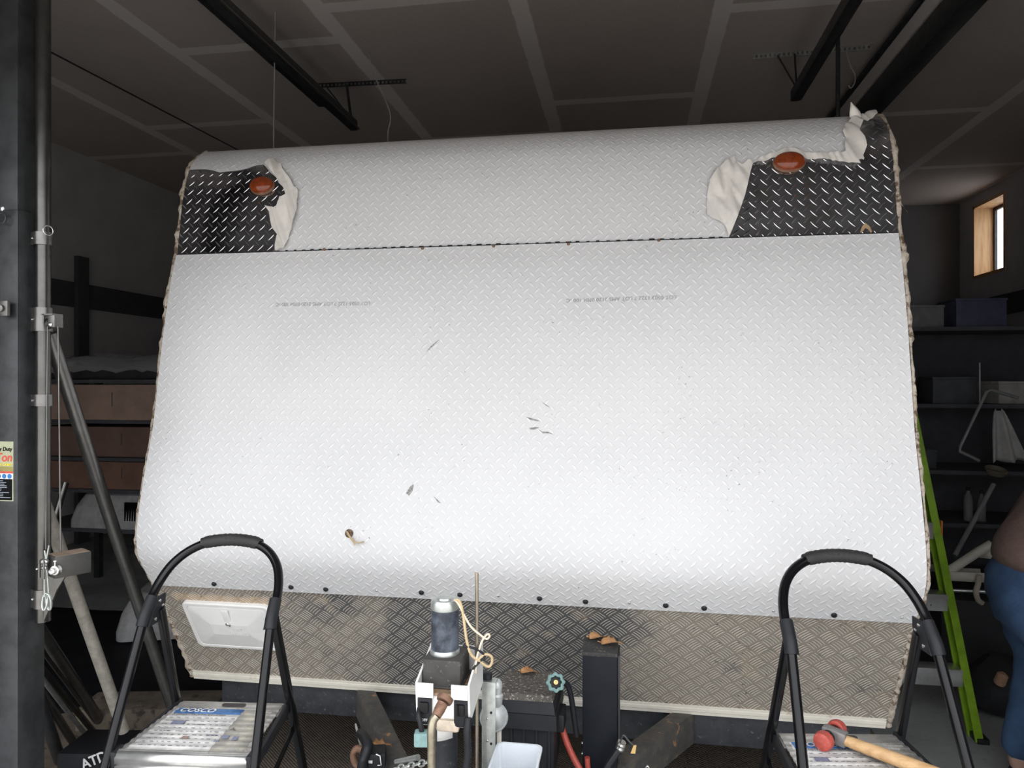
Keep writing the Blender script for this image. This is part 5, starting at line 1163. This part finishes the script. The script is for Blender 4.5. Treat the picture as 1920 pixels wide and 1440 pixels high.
def hanger(x0, y0, x1, y1, label, struts):
    a_, c_ = atZ(x0, y0, ZC - 0.02), atZ(x1, y1, ZC - 0.02)
    t_ = thing('punched_angle', label, 'angle bar', ((a_ + c_) / 2))
    bb = MB(); n_ = 26
    for i in range(n_):                                    # rungs between the slots
        q_ = a_.lerp(c_, (i + 0.5) / n_); bb.beam(q_ - (c_ - a_).normalized() * 0.008, q_ + (c_ - a_).normalized() * 0.008, 0.004, 0.022)
    bb.beam(a_ + Vector((0, 0, .013)), c_ + Vector((0, 0, .013)), 0.006, 0.008); bb.beam(a_ - Vector((0, 0, .013)), c_ - Vector((0, 0, .013)), 0.006, 0.008)
    bb.build('perforated_bar', M_GALV, t_)
    for (xa, ya, e_) in struts: MB().beam(atZ(xa, ya, ZC - 0.03), e_, 0.02, 0.006).build('strut', M_STEEL, t_)
hanger(1410, 107, 1638, 88, 'punched galvanised angle bar on ceiling above the right track end', ((1458, 104, Vector((q.x, q.y - 0.06, zT + 0.03))), (1490, 101, Vector((q.x, q.y - 0.06, zT + 0.03)))))
hanger(572, 162, 762, 152, 'punched angle bar on ceiling above the left track end', ((610, 160, Vector((p.x, p.y - 0.06, zT + 0.03))), (650, 158, Vector((p.x, p.y - 0.06, zT + 0.03)))))
for nm in [o for o in bpy.data.objects if o.name.startswith('perforated_bar')][1:2]: nm.data.materials[0] = M_STEEL
tag(MB().box((1.90, 5.2, 3.80), (0.12, 8.0, 0.16), bevel=0.004).build('ceiling_beam', M_STEEL), 'dark steel beam running under the ceiling at the right', 'beam')
tag(MB().tube([(1.68, 1.1, 3.84), (1.68, 9.6, 3.84)], 0.022, 10).build('conduit_pipe', M_STEEL), 'thin dark conduit along the ceiling beside the steel beam', 'conduit')
pp = atD(1571, 120, 4.65); tag(MB().tube([(pp.x, pp.y, 2.555), (pp.x, pp.y, ZC)], 0.014, 12).build('drop_pipe', M_STEEL), 'thin upright dark pipe between the trailer roof and the ceiling at right', 'pipe')
# loose cords
a_ = atZ(90, 95, 3.84); c_ = atZ(440, 278, 3.84); d_ = c_ - a_
tag(MB().tube([a_, a_ + d_ * 1.2], 0.006, 8).build('cable', M_STEEL), 'thin dark cable strung along the ceiling above the left rack', 'cable')
a_ = atZ(516, 22, ZC); z_ = 2.3
tag(MB().tube([a_, Vector((a_.x - 0.01, a_.y, 3.2)), Vector((a_.x - 0.01, a_.y, z_))], 0.0045, 8).build('cord', M_CORD), 'straight pale cord hanging from the ceiling left of centre', 'cord')
P = [atD(x, y, 5.0) for x, y in ((684, 73), (690, 84), (693, 105), (700, 135), (712, 165), (724, 192), (731, 212), (732, 228), (728, 245), (727, 270), (726, 300))]
P[0] = atZ(684, 73, ZC)
tag(MB().tube(spline(P, 5), 0.0045, 8).build('cord', M_CORD), 'curving pale cord hanging from the ceiling over the trailer roof', 'cord')
P = [atD(x, y, 4.9) for x, y in ((1588, 20), (1586, 50), (1592, 78), (1588, 100), (1594, 122), (1603, 140), (1602, 156), (1595, 165), (1591, 160))]
tag(MB().tube(spline(P, 5), 0.0045, 8).build('cord', M_CORD), 'tangled pale cord with curled end near the right door track', 'cord')
q = atZ(1784, 46, ZC); tag(MB().lathe([(0.03, 0), (0.03, -0.01), (0.016, -0.02), (0.012, -0.04), (0.0001, -0.042)], q, (0, 0, 1), 14).build('ceiling_hook', M_WHITE), 'small white ceiling hook right of the steel beam', 'hook')
# stray sealant thread at the right edge
P = [atD(x, y, 2.42) for x, y in ((1684, 372), (1692, 385), (1702, 398))]
MB().tube(P, 0.001, 6).build('sealant_thread', M_SEAL, TR)
